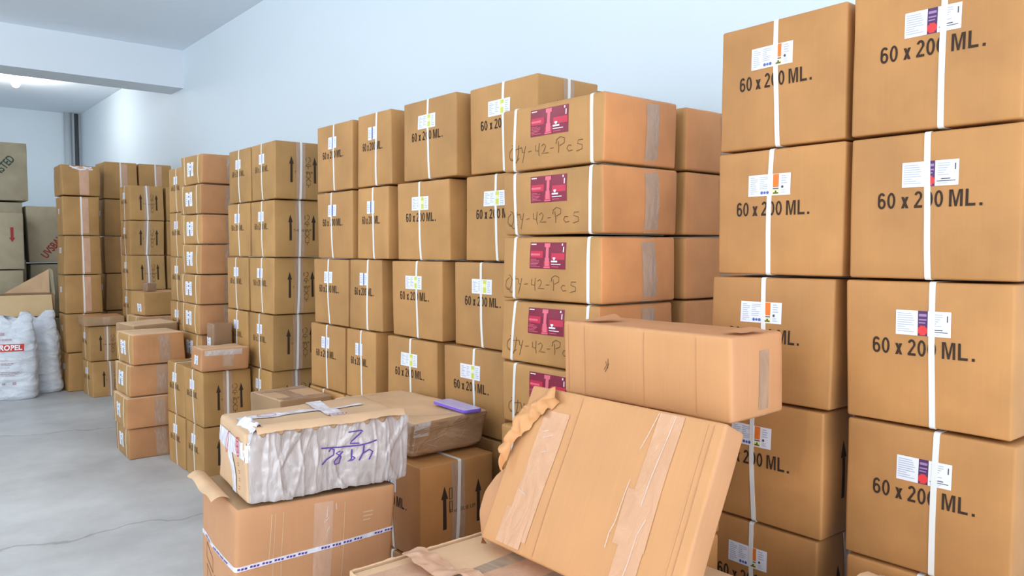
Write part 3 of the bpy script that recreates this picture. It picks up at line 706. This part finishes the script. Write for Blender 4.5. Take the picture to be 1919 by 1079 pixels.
# long film-wrapped box with the purple case
def wrap_extra(s):
    rn = random.Random(3); st = []
    for k in range(9):
        v = .118 + rn.uniform(-.018, .016); u = rn.uniform(-.17, -.02)
        st.append([(u, v - .012), (u + .06, v - .006 + rn.uniform(-.006, .006)), (u + rn.uniform(.12, .22), v + .012)])
    st2 = [[(-.12, .06), (-.06, .068), (-.02, .082)], [(-.10, .05), (-.05, .03)], [(.04, .055), (.06, .085)], [(-.15, .01), (-.14, .05)], [(-.162, .02), (-.158, .10)]]
    return [('film_fold', s.strokes('film_fold', 'N', st, .004, M['brown_film'], ly=5), None), ('film_crease_glint', s.strokes('film_crease_glint', 'N', st2, .0016, M['glint'], ly=3), None),  # crease strokes are painted glints on the film
            ('film_corner', s.rects('film_corner', 'N', [(-.168, .085, -.10, .15, 0, 2, .1)], [M['glint']]), None),
            ('film_end', s.strokes('film_end', 'T', [[(-.30, -.14), (-.27, -.06), (-.29, .05)], [(.2, -.15), (.25, -.05), (.29, .10)], [(-.28, -.15), (-.2, -.155), (-.1, -.14)]], .008, M['glint'], ly=2), None)]
simple('wrapped_box', (.345, .66, .150), 98, None, (1.72, 2.735, .722), math.radians(-2), 'long low carton wrapped in creased brown film carrying the purple case', mats=[M['brown_film'], M['pale_board']], face_mat=top,
       amp=.022, crush=.018, r=.020, extra=wrap_extra)
e = empty('phone_case', (1.81, 2.51, .866), math.radians(-4)); tag(e, 'slim purple case lying on the film-wrapped box', 'case')
def rounded_slab(name, lx, ly, z0, z1, r, m):
    V = []; n = 8; ring = []
    for cx, cy, a0 in ((lx / 2 - r, ly / 2 - r, 0), (-lx / 2 + r, ly / 2 - r, 90), (-lx / 2 + r, -ly / 2 + r, 180), (lx / 2 - r, -ly / 2 + r, 270)):
        for i in range(n + 1):
            t = math.radians(a0 + 90 * i / n); ring.append((cx + r * math.cos(t), cy + r * math.sin(t)))
    N = len(ring); V = [(x * .97, y * .985, z0) for x, y in ring] + [(x, y, z0 + (z1 - z0) * .3) for x, y in ring] + [(x, y, z1 - (z1 - z0) * .2) for x, y in ring] + [(x * .97, y * .985, z1) for x, y in ring]
    F = [tuple(range(N))[::-1], tuple(range(3 * N, 4 * N))]
    for l in range(3):
        for i in range(N): j = (i + 1) % N; F.append((l * N + i, l * N + j, (l + 1) * N + j, (l + 1) * N + i))
    return new_mesh(name, V, F, m)
link('case_shell', rounded_slab('case_shell', .085, .25, 0, .010, .018, M['purple_case']), e)
link('case_lid', rounded_slab('case_lid', .080, .242, .0102, .013, .016, M['lilac_case']), e)

# ------------------------------------------------------------------ the crumpled pair at the front left
def n2_extra(s):
    P = [('tape', s.rects('tape_strip', 'N', [(-.02, .02, .04, .35, 0, 0)], [M['tape_rose']]), None)]
    b = s.strap('printed_band', 'H', .205, .014, M['white_tape'], lean=0.06); P.append(('printed_band', b, None))
    rn = random.Random(5); words = []
    for face, n, w in (('N', 14, .50), ('F', 7, .30)):
        for k in range(n):
            u = -w / 2 + w * (k + .5) / n
            if rn.random() < .15: continue
            lean = (0.06 * (u if face == 'N' else -s.a.x))
            words.append((face, u, .205 + lean, w / n * .40))
    V = []; F = []
    for face, u, v, w in words:
        for q in range(3):
            b0 = len(V); a = u - w + q * w * .7; V += [s.pt(face, a, v - .003, .0034), s.pt(face, a + w * .5, v - .003, .0034), s.pt(face, a + w * .6, v + .003, .0034), s.pt(face, a + w * .1, v + .003, .0034)]; F.append((b0, b0 + 1, b0 + 2, b0 + 3))
    P.append(('band_print', new_mesh('band_print', V, F, M['purple_ink']), None))
    fr = [[(-.13, .17), (-.03, .15), (-.03, .10), (-.13, .12), (-.13, .17)], [(-.13, .095), (-.03, .07), (-.03, .02), (-.13, .045), (-.13, .095)], [(-.01, .10), (.04, .09)], [(.0, .08), (.0, .03)]]
    P.append(('printed_frame', s.strokes('printed_frame', 'F', fr, .003, M['ink_soft']), None))
    P.append(('printed_emblem', s.strokes('printed_emblem', 'F', [[(.06 + .028 * math.cos(t * .6), .05 + .028 * math.sin(t * .6)) for t in range(12)], [(.105, .075), (.125, .03), (.085, .03), (.105, .075)], [(.05, .05), (.07, .06), (.06, .04)]], .006, M['ink_soft']), None))
    P.append(('faint_print', s.rects('faint_print', 'N', lines_block(.14, .262, .19, .30, 3, 0, 9, 0), [M['pale_board']]), None))
    cre = [[(-.14, .02), (-.142, .18), (-.139, .34)], [(-.115, .01), (-.118, .2), (-.115, .34)], [(-.155, .2), (-.15, .34)], [(.075, .02), (.077, .34)]]
    P += line_parts('crease', s, 'N', cre, .0022, M['pale_board'], 0, None)
    P += line_parts('tape_wrinkle_glint', s, 'N', [[(.02, .30), (.022, .335)], [(.012, .285), (.03, .30)], [(.02, .25), (.03, .27)], [(.05, .32), (.048, .34)]], .003, M['glint'], 2, 'tape')  # glints of the wrinkled tape, painted as pale strokes
    # loose end flap curling out over the left end
    V = []; F = []; nu, nv = 10, 6
    for i in range(nu + 1):
        for j in range(nv + 1):
            y = -s.a.y * .55 + s.a.y * 1.6 * i / nu; t = j / nv
            V.append((-s.a.x + .012 - t * .055, y, s.a.z * 2 + .004 + .016 * math.sin(t * 2.6) - .010 * t + .006 * math.sin(i * 1.1) * t))
    for i in range(nu):
        for j in range(nv): a = i * (nv + 1) + j; F.append((a, a + 1, a + nv + 2, a + nv + 1))
    me = new_mesh('end_flap', V, F, M['pale_board'], smooth=True)
    P.append(('end_flap', me, None))
    return P
N2R = math.radians(-6)
simple('carton', (.505, .43, .372), 100, None, (1.078, 2.410, .372), N2R, 'worn carton with white printed band round it under the grey film-wrapped box', mats=[M['peach_board'], M['kraft_dull']], face_mat=top,
       amp=.010, crush=.012, r=.014, extra=n2_extra)
simple('carton', (.50, .42, .370), 101, M['peach_board'], (1.08, 2.41, 0), N2R, 'plain carton on the floor below the worn banded carton', amp=.004)

def n1_extra(s):
    ax, ay, az = s.a; h = 2 * az
    P = []
    # grey film sheet over the near face with long folds
    FOLDS = [(-.20, .006, .007, .05), (-.175, .010, .006, .25), (-.150, .005, .008, -.1), (-.125, .008, .005, .3), (-.095, .005, .007, .0), (-.060, .012, .004, .1), (-.048, .004, .006, .0), (.135, .006, .008, .0), (.160, .010, .007, .02), (.178, .004, .009, -.03), (.205, .012, .006, .03), (.225, .005, .006, 0), (-.02, .004, .003, 0), (.075, .004, .003, 0)]
    V = []; F = []; nu, nv = 160, 36
    for i in range(nu + 1):
        for j in range(nv + 1):
            u = -ax * .965 + 1.93 * ax * i / nu; v = .004 + (h - .012 + .010 * math.sin(i * .37)) * j / nv
            q = Vector((u * 15 + math.sin(v * 11) * .5, v * 2.6, 4.2)); f1 = abs(noise.noise(q)) ** .8
            f2 = noise.noise(Vector((u * 9 + v * 3, v * 7, 1.7))); f3 = noise.noise(Vector((u * 50, v * 40, 9)))
            rd = .42 * sum(hh * max(0, 1 - abs(u - (u0 + .012 * noise.noise(Vector((v * 14, u0 * 50, 0))) + sl * v)) / ww) for u0, ww, hh, sl in FOLDS if not (.0 < u < .12 and v > .07 and v < .2 and hh > .004))
            V.append(s.pt('N', u, v, rd + .003 + .0075 * min(f1, .45) + .003 * f2 + .0022 * f3 + (.004 if (math.sin(u * 37 + 1.5 * math.sin(v * 19)) > .93) else 0)))
    for i in range(nu):
        for j in range(nv): a = i * (nv + 1) + j; F.append((a, a + nv + 1, a + nv + 2, a + 1))
    P.append(('grey_film', new_mesh('grey_film', V, F, M['grey_film'], smooth=True), None))
    Z = [[(.045, .190), (.085, .192), (.088, .187)], [(.085, .186), (.055, .160), (.050, .152), (.078, .150)], [(-.035, .146), (.02, .143), (.08, .143), (.105, .147), (.132, .154)],
         [(-.012, .132), (-.005, .142), (.004, .136), (.002, .120), (-.020, .108), (-.034, .094)], [(.030, .128), (.022, .118), (.004, .098), (.006, .088), (.018, .090), (.024, .112), (.010, .124), (.022, .130)],
         [(.056, .132), (.055, .100), (.044, .094), (.058, .096), (.066, .102), (.058, .108)], [(.092, .142), (.090, .118), (.078, .092)], [(.090, .116), (.108, .126), (.118, .118), (.108, .092)]]
    s2 = Shape(s.a.x * 2, s.a.y * 2, h, 102, r=s.r, bulge=s.b, amp=s.amp, crush=0); s2.c = s.c; s2.seed = s.seed
    V = []; F = []
    me = s.strokes('marker_number', 'N', Z, .0042, M['purple_ink'], ly=19)
    P.append(('marker_number', me, None))
    # white printed tape: along the top, down over the left corner, and one cross piece
    def ribbon(name, pts, w, m, ly=4):
        return s.rects(name, 'T', pts, [m])
    P.append(('white_tape', s.rects('white_tape', 'T', [(-ay * .35, -ax * .9, -ay * .10, ax * .72, 0, 4)], [M['white_tape']]), None))
    P.append(('white_tape', s.rects('white_tape', 'T', [(-ay * .9, ax * .10, ay * .98, ax * .32, 0, 6)], [M['white_tape']]), None))
    P.append(('white_tape', s.rects('white_tape', 'F', [(-ay * .9, h * .62, ay * .96, h * .86, 0, 4, .2), (ay * .1, .01, ay * .36, h * .62, 0, 3, -.25)], [M['white_tape']]), None))
    P.append(('white_tape', s.rects('white_tape', 'N', [(-ax, h * .60, -ax * .95, h * .84, 0, 14)], [M['white_tape']]), None))
    ring = lambda cu, cv, ru, rv, n=14: [(cu + ru * math.cos(i * 2 * math.pi / n), cv + rv * math.sin(i * 2 * math.pi / n)) for i in range(n + 1)]
    P.append(('red_stamp', s.strokes('red_stamp', 'F', [ring(-ay * .1, h * .72, .012, .034)], .004, M['red_ink'], ly=7), None))
    P.append(('red_stamp', s.strokes('red_stamp', 'F', [ring(ay * .62, h * .76, .022, .030), ring(ay * .62, h * .76, .013, .019), [(ay * .62 - .013, h * .76), (ay * .62 + .013, h * .77)], [(ay * .62, h * .76 - .019), (ay * .62, h * .76 + .019)]], .004, M['red_ink'], ly=7), None))
    P.append(('red_stamp', s.strokes('red_stamp', 'T', [ring(ay * .45, ax * .21, .020, .028), ring(ay * .45, ax * .21, .010, .018), [(ay * .45 - .01, ax * .21), (ay * .45 + .01, ax * .21)]], .0025, M['red_print'], ly=9), None))
    P.append(('red_stamp', s.strokes('red_stamp', 'T', [ring(-ay * .22, -ax * .55, .014, .030)], .0025, M['red_print'], ly=9), None))
    P.append(('printed_marks', s.strokes('printed_marks', 'F', [[(ay * .45, v), (ay * .45 + .012, v), (ay * .45 + .012, v + .008), (ay * .45, v + .008)] for v in (.03, .055, .08, .105)], .002, M['red_print']), None))
    # crumpled film gathered on the left top corner
    V = []; F = []; nu, nv = 16, 10
    for i in range(nu + 1):
        for j in range(nv + 1):
            a = i / nu; b = j / nv; p = Vector((-ax - .012 + .055 * b, -ay - .004 + .16 * a, h - .045 + .055 * math.sin(b * 2.2)))
            d = noise.noise_vector(p * 45) * .010; V.append(p + d)
    for i in range(nu):
        for j in range(nv): q = i * (nv + 1) + j; F.append((q, q + 1, q + nv + 2, q + nv + 1))
    P.append(('gathered_film', new_mesh('gathered_film', V, F, M['white_tape'], smooth=True), None))
    # torn top edge lip along the front
    V = []; F = []; nu = 60
    for i in range(nu + 1):
        u = -ax * .95 + ax * 1.9 * i / nu; rg = .004 * noise.noise(Vector((u * 40, 0, 3)))
        dp = .010 + .010 * noise.noise(Vector((u * 9, 2, 3))) + rg
        V += [(u, -ay + .03, h + .005), (u, -ay - .006, h + .006 + .004 * noise.noise(Vector((u * 12, 5, 1)))), (u, -ay - .020, h - dp)]
    for i in range(nu):
        for j in range(2): q = i * 3 + j; F.append((q, q + 3, q + 4, q + 1))
    P.append(('torn_lid', new_mesh('torn_lid', V, F, M['pale_board'], smooth=True), None))
    return P
simple('wrapped_box', (.505, .365, .225), 102, None, (1.118, 2.365, .747), math.radians(-5), 'battered carton wrapped in grey film with purple marker 4986 on its side', mats=[M['pale_board']], face_mat=None, amp=.024, crush=.022, r=.016, extra=n1_extra)

# ------------------------------------------------------------------ front centre: wide box, leaning box, box behind it
def ragged(s):
    """fibrous torn rim along the far edges"""
    V = []; F = []; P = []
    ax, ay, az = s.a; h = 2 * az
    path = [(-ax - .003, -ay * .8)] + [(-ax - .003, -ay * .8 + 1.8 * ay * i / 60) for i in range(1, 61)] + [(-ax + 2 * ax * i / 60, ay + .003) for i in range(1, 61)]
    rn = random.Random(8)
    for i, (x, y) in enumerate(path):
        t = .0015 + .0035 * rn.random() ** 2; V += [(x, y, h - .010), (x, y, h + t)]
        V += [(x * .994, y * .994, h - .001)]
    for i in range(len(path) - 1):
        for j in range(2): q = 3 * i + j; F.append((q, q + 3, q + 4, q + 1))
    P.append(('torn_edge', new_mesh('torn_edge', V, F, M['pale_board']), None))
    P.append(('stained_tape', s.rects('stained_tape', 'T', [(-.33, -.345, -.24, -.20, 0, 1, 0), (-.19, -.22, .02, .05, 1, 1, -.1), (-.16, -.12, -.06, .20, 0, 2)], [M['tape_rose'], M['stain']]), None))
    # crumpled tape strip
    V = []; F = []; nu, nv = 36, 8
    for i in range(nu + 1):
        for j in range(nv + 1):
            t = i / nu; b = (j / nv - .5) * (.035 + .045 * math.sin(min(1, t * 1.6) * math.pi * .9))
            c = Vector((-.20 + .035 * t, ay - .015 - .26 * t, h + .016)); d = Vector((.95, .25, 0)) * b
            p = c + d; V.append(p + Vector(noise.noise_vector(p * 38)) * .009 + Vector((0, 0, .008 * math.sin(t * 9))))
    for i in range(nu):
        for j in range(nv): q = i * (nv + 1) + j; F.append((q, q + 1, q + nv + 2, q + nv + 1))
    P.append(('crumpled_tape', new_mesh('crumpled_tape', V, F, M['tape_rose'], smooth=True), None))
    return P
simple('wide_box', (.70, .74, .357), 110, None, (1.235, 1.30, .36), 0, 'wide carton with torn pale top edge beneath the leaning carton', mats=[M['kraft_dull'], M['pale_board']], face_mat=top, amp=.004, crush=.006, extra=ragged)
simple('carton', (.70, .72, .357), 111, M['kraft'], (1.235, 1.30, 0), 0, 'carton on the floor underneath the wide torn-topped carton')

# leaning thin box: local frame - x thickness (printed face -x), y along, z up the tilted face
def lean_extra(s):
    ax, ay, az = s.a; h = 2 * az; P = []
    P.append(('tape', s.rects('tape_strip', 'F', [(-ay + .075, .03, -ay + .165, h * .86, 0, 1, .03), (-ay + .06, .01, -ay + .15, h * .24, 0, 2, .02)], [M['tape_sheer']]), None))
    P.append(('tape', s.rects('tape_strip', 'F', [(ay - .185, .01, ay - .115, h * .985, 0, 1, .02), (ay - .20, .11, ay - .11, .235, 0, 2)], [M['tape_sheer']]), None))
    g = [[(ay - .178, h * .98), (ay - .190, h * .85), (ay - .20, h * .76)], [(ay - .200, h * .60), (ay - .203, h * .52), (ay - .207, h * .36)], [(ay - .207, h * .36), (ay - .215, h * .30), (ay - .215, h * .22)],
         [(ay - .130, h * .98), (ay - .138, h * .80), (ay - .146, h * .62), (ay - .15, h * .48)], [(ay - .128, h * .42), (ay - .140, h * .33), (ay - .142, h * .2), (ay - .150, .02)],
         [(-ay + .10, h * .72), (-ay + .12, h * .74)], [(-ay + .11, h * .69), (-ay + .14, h * .715)], [(-ay + .12, h * .60), (-ay + .14, h * .62)], [(-ay + .085, h * .35), (-ay + .12, h * .33)]]
    P += line_parts('tape_wrinkle_glint', s, 'F', g, .0022, M['glint'], 4, 'tape')  # pale lines painted as glints where the tape wrinkles
    P += line_parts('scored_line', s, 'F', [[(-ay + .20, .01), (-ay + .20, h - .01)], [(ay - .030, .01), (ay - .030, h - .01)], [(ay - .045, .01), (ay - .045, h - .01)]], .0022, M['peach_board'], 0, None)
    # peeled paper skin curling over the left edge from the top
    V = []; F = []; nu, nv = 40, 14
    for i in range(nu + 1):
        for j in range(nv + 1):
            t = i / nu; b = j / nv
            # spine runs from upper right of the tear down to the left edge
            cu = -ay + .118 - .118 * math.sin(t * 1.75); cv = h * .975 - .005 - .200 * t ** 1.15
            wd = .022 + .010 * math.sin(t * math.pi) + .020 * max(0, t - .75) * 4 * .8
            du = -.75 * wd * (b - .5) * 2 * (.5 + .5 * (1 - t)); dv = .75 * wd * (b - .5) * 2
            lift = .006 + .014 * math.sin(b * math.pi) + .006 * t
            p = Vector((-ax - lift, -(cu + du), cv + dv)); V.append(p + Vector(noise.noise_vector(p * 42)) * .014)
    for i in range(nu):
        for j in range(nv): q = i * (nv + 1) + j; F.append((q, q + nv + 1, q + nv + 2, q + 1))
    P.append(('peeled_skin', new_mesh('peeled_skin', V, F, M['open_board'], smooth=True), None))
    # hanging strip on the left edge
    V = []; F = []; nu, nv = 20, 6
    for i in range(nu + 1):
        for j in range(nv + 1):
            t = i / nu; b = j / nv; w = .012 + .075 * math.sin(max(0, t - .12) / .88 * math.pi) ** .8 if t > .12 else .010
            p = Vector((-ax + .01 + .03 * b, ay - .006 + w * b, h * .56 - .25 * t)); V.append(p + Vector(noise.noise_vector(p * 22)) * .006)
    for i in range(nu):
        for j in range(nv): q = i * (nv + 1) + j; F.append((q, q + nv + 1, q + nv + 2, q + 1))
    P.append(('hanging_strip', new_mesh('hanging_strip', V, F, M['peach_board'], smooth=True), None))
    return P
s = Shape(.075, .625, .425, 120, r=.007, bulge=.003, amp=.004, crush=.004)
P = [('body', s.body('carton_body', None, n=16, mats=[M['open_board'], M['peach_board']], face_mat={(1, -1): 1, (2, 1): 1}), None)] + lean_extra(s)
tilt = math.radians(26.0)
e = place(P, 'leaning_box', (0, 0, 0), 0, 'thin orange-brown carton with peeled skin leaning back at the front centre')
# bottom near edge of the face sits at X=1.235, z=.722
e.rotation_euler = (0, tilt, 0)
off = Matrix.Rotation(tilt, 3, 'Y') @ Vector((-.0375, 0, 0))
e.location = (1.207 - off.x, 1.2675, .752 - off.z)

def ub_extra(s):
    ax, ay, az = s.a; h = 2 * az; P = []
    P.append(('tape', s.rects('tape_strip', 'N', [(-.005, .004, .040, h * .80, 0, 0, .05)], [M['tape']]), None))
    P += line_parts('scored_line', s, 'F', [[(-ay + .085, .0), (-ay + .085, h)], [(-ay + .30, .0), (-ay + .30, h)], [(ay - .10, 0), (ay - .10, h)], [(-ay + .02, 0), (-ay + .02, h)]], .0018, M['peach_board'], 0, None)
    P.append(('scuff_mark', s.strokes('scuff_mark', 'F', [[(-ay + .160, .085), (-ay + .172, .10), (-ay + .168, .11)], [(-ay + .165, .08), (-ay + .180, .105)], [(-ay + .175, .09), (-ay + .178, .118)]], .0016, M['ink_soft']), None))
    # lifted top flaps
    for (u0, u1, v0, seed, lift) in ((-ay + .06, -ay + .115, -.085, 3, .012), (ay - .06, ay - .004, -.05, 4, .006)):
        V = []; F = []; n = 12
        for i in range(n + 1):
            for j in range(5):
                u = u0 + (u1 - u0) * i / n; t = j / 4
                V.append((-ax * .85 + (.10) * t + (0 if seed == 3 else .03), -u, h + .004 + lift * t * math.sin(math.pi * min(1, (i + 1.5) / (n + 1))) + .003 * noise.noise(Vector((u * 50, t * 3, seed)))))
        for i in range(n):
            for j in range(4): q = i * 5 + j; F.append((q, q + 5, q + 6, q + 1))
        P.append(('top_flap', new_mesh('top_flap', V, F, M['peach_board'], smooth=True), None))
    return P
simple('carton', (.235, .565, .212), 130, None, (1.685, 1.348, 1.083), 0, 'long plain carton with end tape resting behind the leaning carton', mats=[M['open_board'], M['peach_board']], face_mat={(1, -1): 1, (2, 1): 1}, amp=.006, crush=.008, r=.010, extra=ub_extra)
for k in range(3):
    simple('carton', (.19, .34, .357), 131 + k, M['kraft'], (1.692, 1.415, .361 * k), 0, 'plain support carton hidden behind the leaning carton, %s' % ('lowest', 'middle', 'upper')[k])
# open-topped box at the lower right corner
def flap_extra(s):
    ax, ay, az = s.a; h = 2 * az
    V = []; F = []; n = 10
    for i in range(n + 1):
        for j in range(5):
            t = j / 4; y = ay - .02 - .20 * i / n
            V.append((-ax * .7 + .16 * t, y, h + .006 + .035 * math.sin(t * 2.2) * (1 - .5 * i / n) + .004 * noise.noise(Vector((i, t * 4, 2)))))
    for i in range(n):
        for j in range(4): q = i * 5 + j; F.append((q, q + 5, q + 6, q + 1))
    return [('top_flap', new_mesh('top_flap', V, F, M['pale_board'], smooth=True), None)]
simple('carton', (.30, .40, .345), 140, M['pale_board'], (1.780, .675, .345), 0, 'pale carton with lifted flap at the foot of the rightmost stack', amp=.006, extra=flap_extra)
simple('carton', (.30, .40, .34), 141, M['kraft'], (1.78, .675, 0), 0, 'plain carton below the pale flap carton')

# ------------------------------------------------------------------ grey cartons at the far left
def grey(dims, seed, loc, label, txt=None, size=.1, rot=.75, m='red_print', uv=(0, 0), arrow=False, rz=0):
    s = Shape(*dims, seed, r=.012, bulge=.006, amp=.01, crush=.01)
    P = [('body', s.body('carton_body', M['grey_board']), None)]
    if txt:
        P.append(('printed_text', s.text('carton_print', 'N', txt, uv[0], uv[1], size, M[m], bold=.003, rot=rot, sx=.72), None))
    if arrow: P.append(('arrow_mark', s.poly('arrow_print', 'N', split_v(arrow_poly(uv[0], uv[1], .17, .06, down=True)), M['red_print']), None))
    return place(P, 'grey_carton', loc, rz, label)
GY = 11.0
grey((.78, .60, .655), 150, (1.935, GY + .3, 0), 'grey-brown carton on the floor below the red-printed grey carton')
grey((.78, .60, .665), 151, (1.94, GY + .32, .66), 'grey-brown carton between floor and the red-printed grey carton')
grey((.78, .60, .695), 152, (1.925, GY + .3, 1.335), 'large grey carton with slanting red letters behind the open box', 'UVSBAL PVT', .125, .88, 'red_print', (-.075, .26))
for k, (z, lb) in enumerate(((0, 'grey carton on the floor in the far left pile'), (.69, 'grey carton second from the floor in the far left pile'), (1.385, 'grey carton right under the highest grey one'))):
    grey((.78, .60, .685), 153 + k, (1.115 + .01 * (k % 2), GY + .35, z), lb)
grey((.84, .60, .70), 157, (1.135, GY + .32, 2.085), 'highest large grey carton with slanting dark green letters', 'POTENSTED', .125, .88, 'green_print', (.115, .33))
grey((.70, .45, .66), 158, (1.09, GY - .26, 0), 'pale grey carton on the floor before the far left pile')
grey((.70, .45, .60), 159, (1.07, GY - .26, .665), 'pale grey carton just under the red-arrow grey carton')
grey((.70, .45, .655), 160, (1.085, GY - .26, 1.27), 'pale grey carton with small red downward arrow, left edge of the view', arrow=True, uv=(.235, .40))

# open box with hanging flap
def open_box():
    e = empty('open_box', (1.24, 10.13, 0), math.radians(-6)); tag(e, 'open brown carton with a front flap hanging down behind the sacks', 'carton')
    w, d, h, t = .80, .50, 1.0, .006
    V = []; F = []
    def bx(x0, y0, z0, x1, y1, z1):
        b = len(V); V.extend([(x0, y0, z0), (x1, y0, z0), (x1, y1, z0), (x0, y1, z0), (x0, y0, z1), (x1, y0, z1), (x1, y1, z1), (x0, y1, z1)])
        F.extend([tuple(b + i for i in f) for f in [(0, 3, 2, 1), (4, 5, 6, 7), (0, 1, 5, 4), (1, 2, 6, 5), (2, 3, 7, 6), (3, 0, 4, 7)]])
    bx(-w / 2, -d / 2, 0, w / 2, -d / 2 + t, h); bx(-w / 2, d / 2 - t, 0, w / 2, d / 2, h); bx(-w / 2, -d / 2 + t, 0, -w / 2 + t, d / 2 - t, h); bx(w / 2 - t, -d / 2 + t, 0, w / 2, d / 2 - t, h); bx(-w / 2 + t, -d / 2 + t, 0, w / 2 - t, d / 2 - t, t)
    link('body', new_mesh('open_box_body', V, F, M['kraft_dull']), e)
    def sheet(name, P, m, th=.006):
        P = [Vector(p) for p in P]; n = (P[1] - P[0]).cross(P[2] - P[0]).normalized() * th
        v = P + [p + n for p in P]; k = len(P)
        f = [tuple(range(k)), tuple(range(k, 2 * k))[::-1]] + [(i, (i + 1) % k, k + (i + 1) % k, k + i) for i in range(k)]
        link('flap', new_mesh(name, v, f, m), e)
    sheet('flap', [(-w / 2 + .24, -d / 2 - .006, h), (w / 2 - .03, -d / 2 - .006, h), (w / 2 - .02, -d / 2 - .07, h - .225), (-w / 2 + .25, -d / 2 - .07, h - .23)], M['flap_board'])
    sheet('flap', [(w / 2, -d / 2 + .02, h), (w / 2, d / 2, h), (w / 2 - .02, d / 2 + .02, h + .28), (w / 2 + .0, -d / 2 + .30, h + .26)], M['grey_board'])
    sheet('flap', [(w / 2 - .46, d / 2, h), (w / 2 - .02, d / 2, h), (w / 2 - .02, d / 2 + .05, h + .27), (w / 2 - .42, d / 2 + .04, h + .03)], M['pale_board'])
    sheet('flap', [(-w / 2, -d / 2 - .006, h), (-w / 2 + .20, -d / 2 - .006, h), (-w / 2 + .16, -d / 2 - .05, h - .12), (-w / 2 + .04, -d / 2 - .06, h - .15)], M['grey_board'])
open_box()

# ------------------------------------------------------------------ white sacks
def sack(loc, rz, seed, W, D, H, label, lean=0.0, printed=False):
    e = empty('woven_sack', loc, rz); tag(e, label, 'sack', 'white woven sacks')
    nz, na = 56, 72; rn = random.Random(seed)
    def prof(t):
        if t < .06: return .86 + .14 * math.sin(t / .06 * math.pi / 2)
        if t < .62: return 1.0 - .05 * (t - .06)
        return max(.05, .972 - .30 * ((t - .62) / .38) ** 2)
    def surf(a, t, off=0.0):
        c, s_ = math.cos(a), math.sin(a); n = 2.6
        rr = (abs(c) ** n + abs(s_) ** n) ** (-1 / n)
        p = prof(t); pd = p if t < .55 else p * (1 - .80 * ((t - .55) / .45) ** 1.3)
        z = H * t
        if t > .78: z -= H * .10 * (math.cos(a * 1.0) ** 2 < .25) * (t - .78) / .22 * (1 - abs(c) / .5)
        x = W / 2 * rr * c * p + lean * t; y = D / 2 * rr * s_ * pd
        q = Vector((x, y, z))
        k = noise.noise(Vector((x * 7 + seed, y * 7, z * 5))) * .020 + noise.noise(Vector((x * 6, y * 6 + seed, z * 22))) * .017 * min(1, 3 * (1 - t)) + abs(noise.noise(Vector((x * 18, y * 18, z * 9 + seed)))) * .010
        nrm = Vector((c / W, s_ / D, 0)).normalized()
        return q + nrm * (k * min(1, t * 12 + .2) + off)
    V = []; F = []
    for i in range(nz + 1):
        for j in range(na): V.append(surf(2 * math.pi * j / na, i / nz))
    for i in range(nz):
        for j in range(na): k = (j + 1) % na; F.append((i * na + j, i * na + k, (i + 1) * na + k, (i + 1) * na + j))
    F.append(tuple(range(na))[::-1]); F.append(tuple(range(nz * na, (nz + 1) * na)))
    link('sack_body', new_mesh('sack_body', V, F, M['sack'], smooth=True), e)
    # knotted ear on top
    V = []; F = []
    for i in range(13):
        for j in range(12):
            t = i / 12; a = 2 * math.pi * j / 12; r = .030 + .018 * math.sin(t * 3.0) + .006 * noise.noise(Vector((i, j, seed)))
            V.append((W * .26 + lean + r * 1.3 * math.cos(a) + .02 * t, r * .7 * math.sin(a), H * .86 + .13 * t))
    for i in range(12):
        for j in range(12): k = (j + 1) % 12; F.append((i * 12 + j, i * 12 + k, (i + 1) * 12 + k, (i + 1) * 12 + j))
    F.append(tuple(range(12 * 12, 13 * 12)))
    link('sack_ear', new_mesh('sack_ear', V, F, M['sack'], smooth=True), e)
    if printed:
        def pt(u, v, off): # u across the front, metres; front is -y
            a = -math.pi / 2 + u / (W / 2) * .95
            return surf(a, v / H, off)
        V = []; F = []; n = 8
        for i in range(n + 1):
            for j in range(3): V.append(pt(-.13 + .27 * i / n, .49 + .035 * j, .006))
        for i in range(n):
            for j in range(2): q = i * 3 + j; F.append((q, q + 3, q + 4, q + 1))
        link('red_panel', new_mesh('red_panel', V, F, M['sack_red']), e)
        tm = text_mesh('PROPEL', .068, .0025)
        link('printed_text', new_mesh('sack_print', [pt(p.co.x + .005, .525 + p.co.y, .011) for p in tm.vertices], [tuple(p.vertices) for p in tm.polygons], M['sack_white']), e)
        V = []; F = []
        for (v, u0, u1, th) in ((.605, -.13, .03, .014), (.40, -.13, .00, .006), (.37, -.13, .05, .010), (.355, -.13, .03, .005), (.33, -.13, .02, .005), (.285, -.13, .10, .006), (.268, -.13, .08, .006), (.25, -.13, .06, .005), (.66, -.09, -.05, .03), (.17, -.12, -.09, .03), (.17, -.06, -.03, .02), (.17, .03, .06, .03)):
            n = max(2, int((u1 - u0) / .03))
            for k in range(n):
                a = u0 + (u1 - u0) * k / n; b = a + (u1 - u0) / n * .8; q = len(V)
                V += [pt(a, v - th / 2, .008), pt(b, v - th / 2, .008), pt(b, v + th / 2, .008), pt(a, v + th / 2, .008)]; F.append((q, q + 1, q + 2, q + 3))
        link('small_print', new_mesh('small_print', V, F, M['sack_faint']), e)
sack((1.12, 9.16, 0), math.radians(-24), 3, .44, .26, .84, 'full white woven sack with a red PROPEL panel, nearest the left edge', printed=True)
sack((1.395, 9.40, 0), math.radians(-20), 8, .40, .24, .85, 'plain white woven sack standing behind the printed one', lean=-.03)
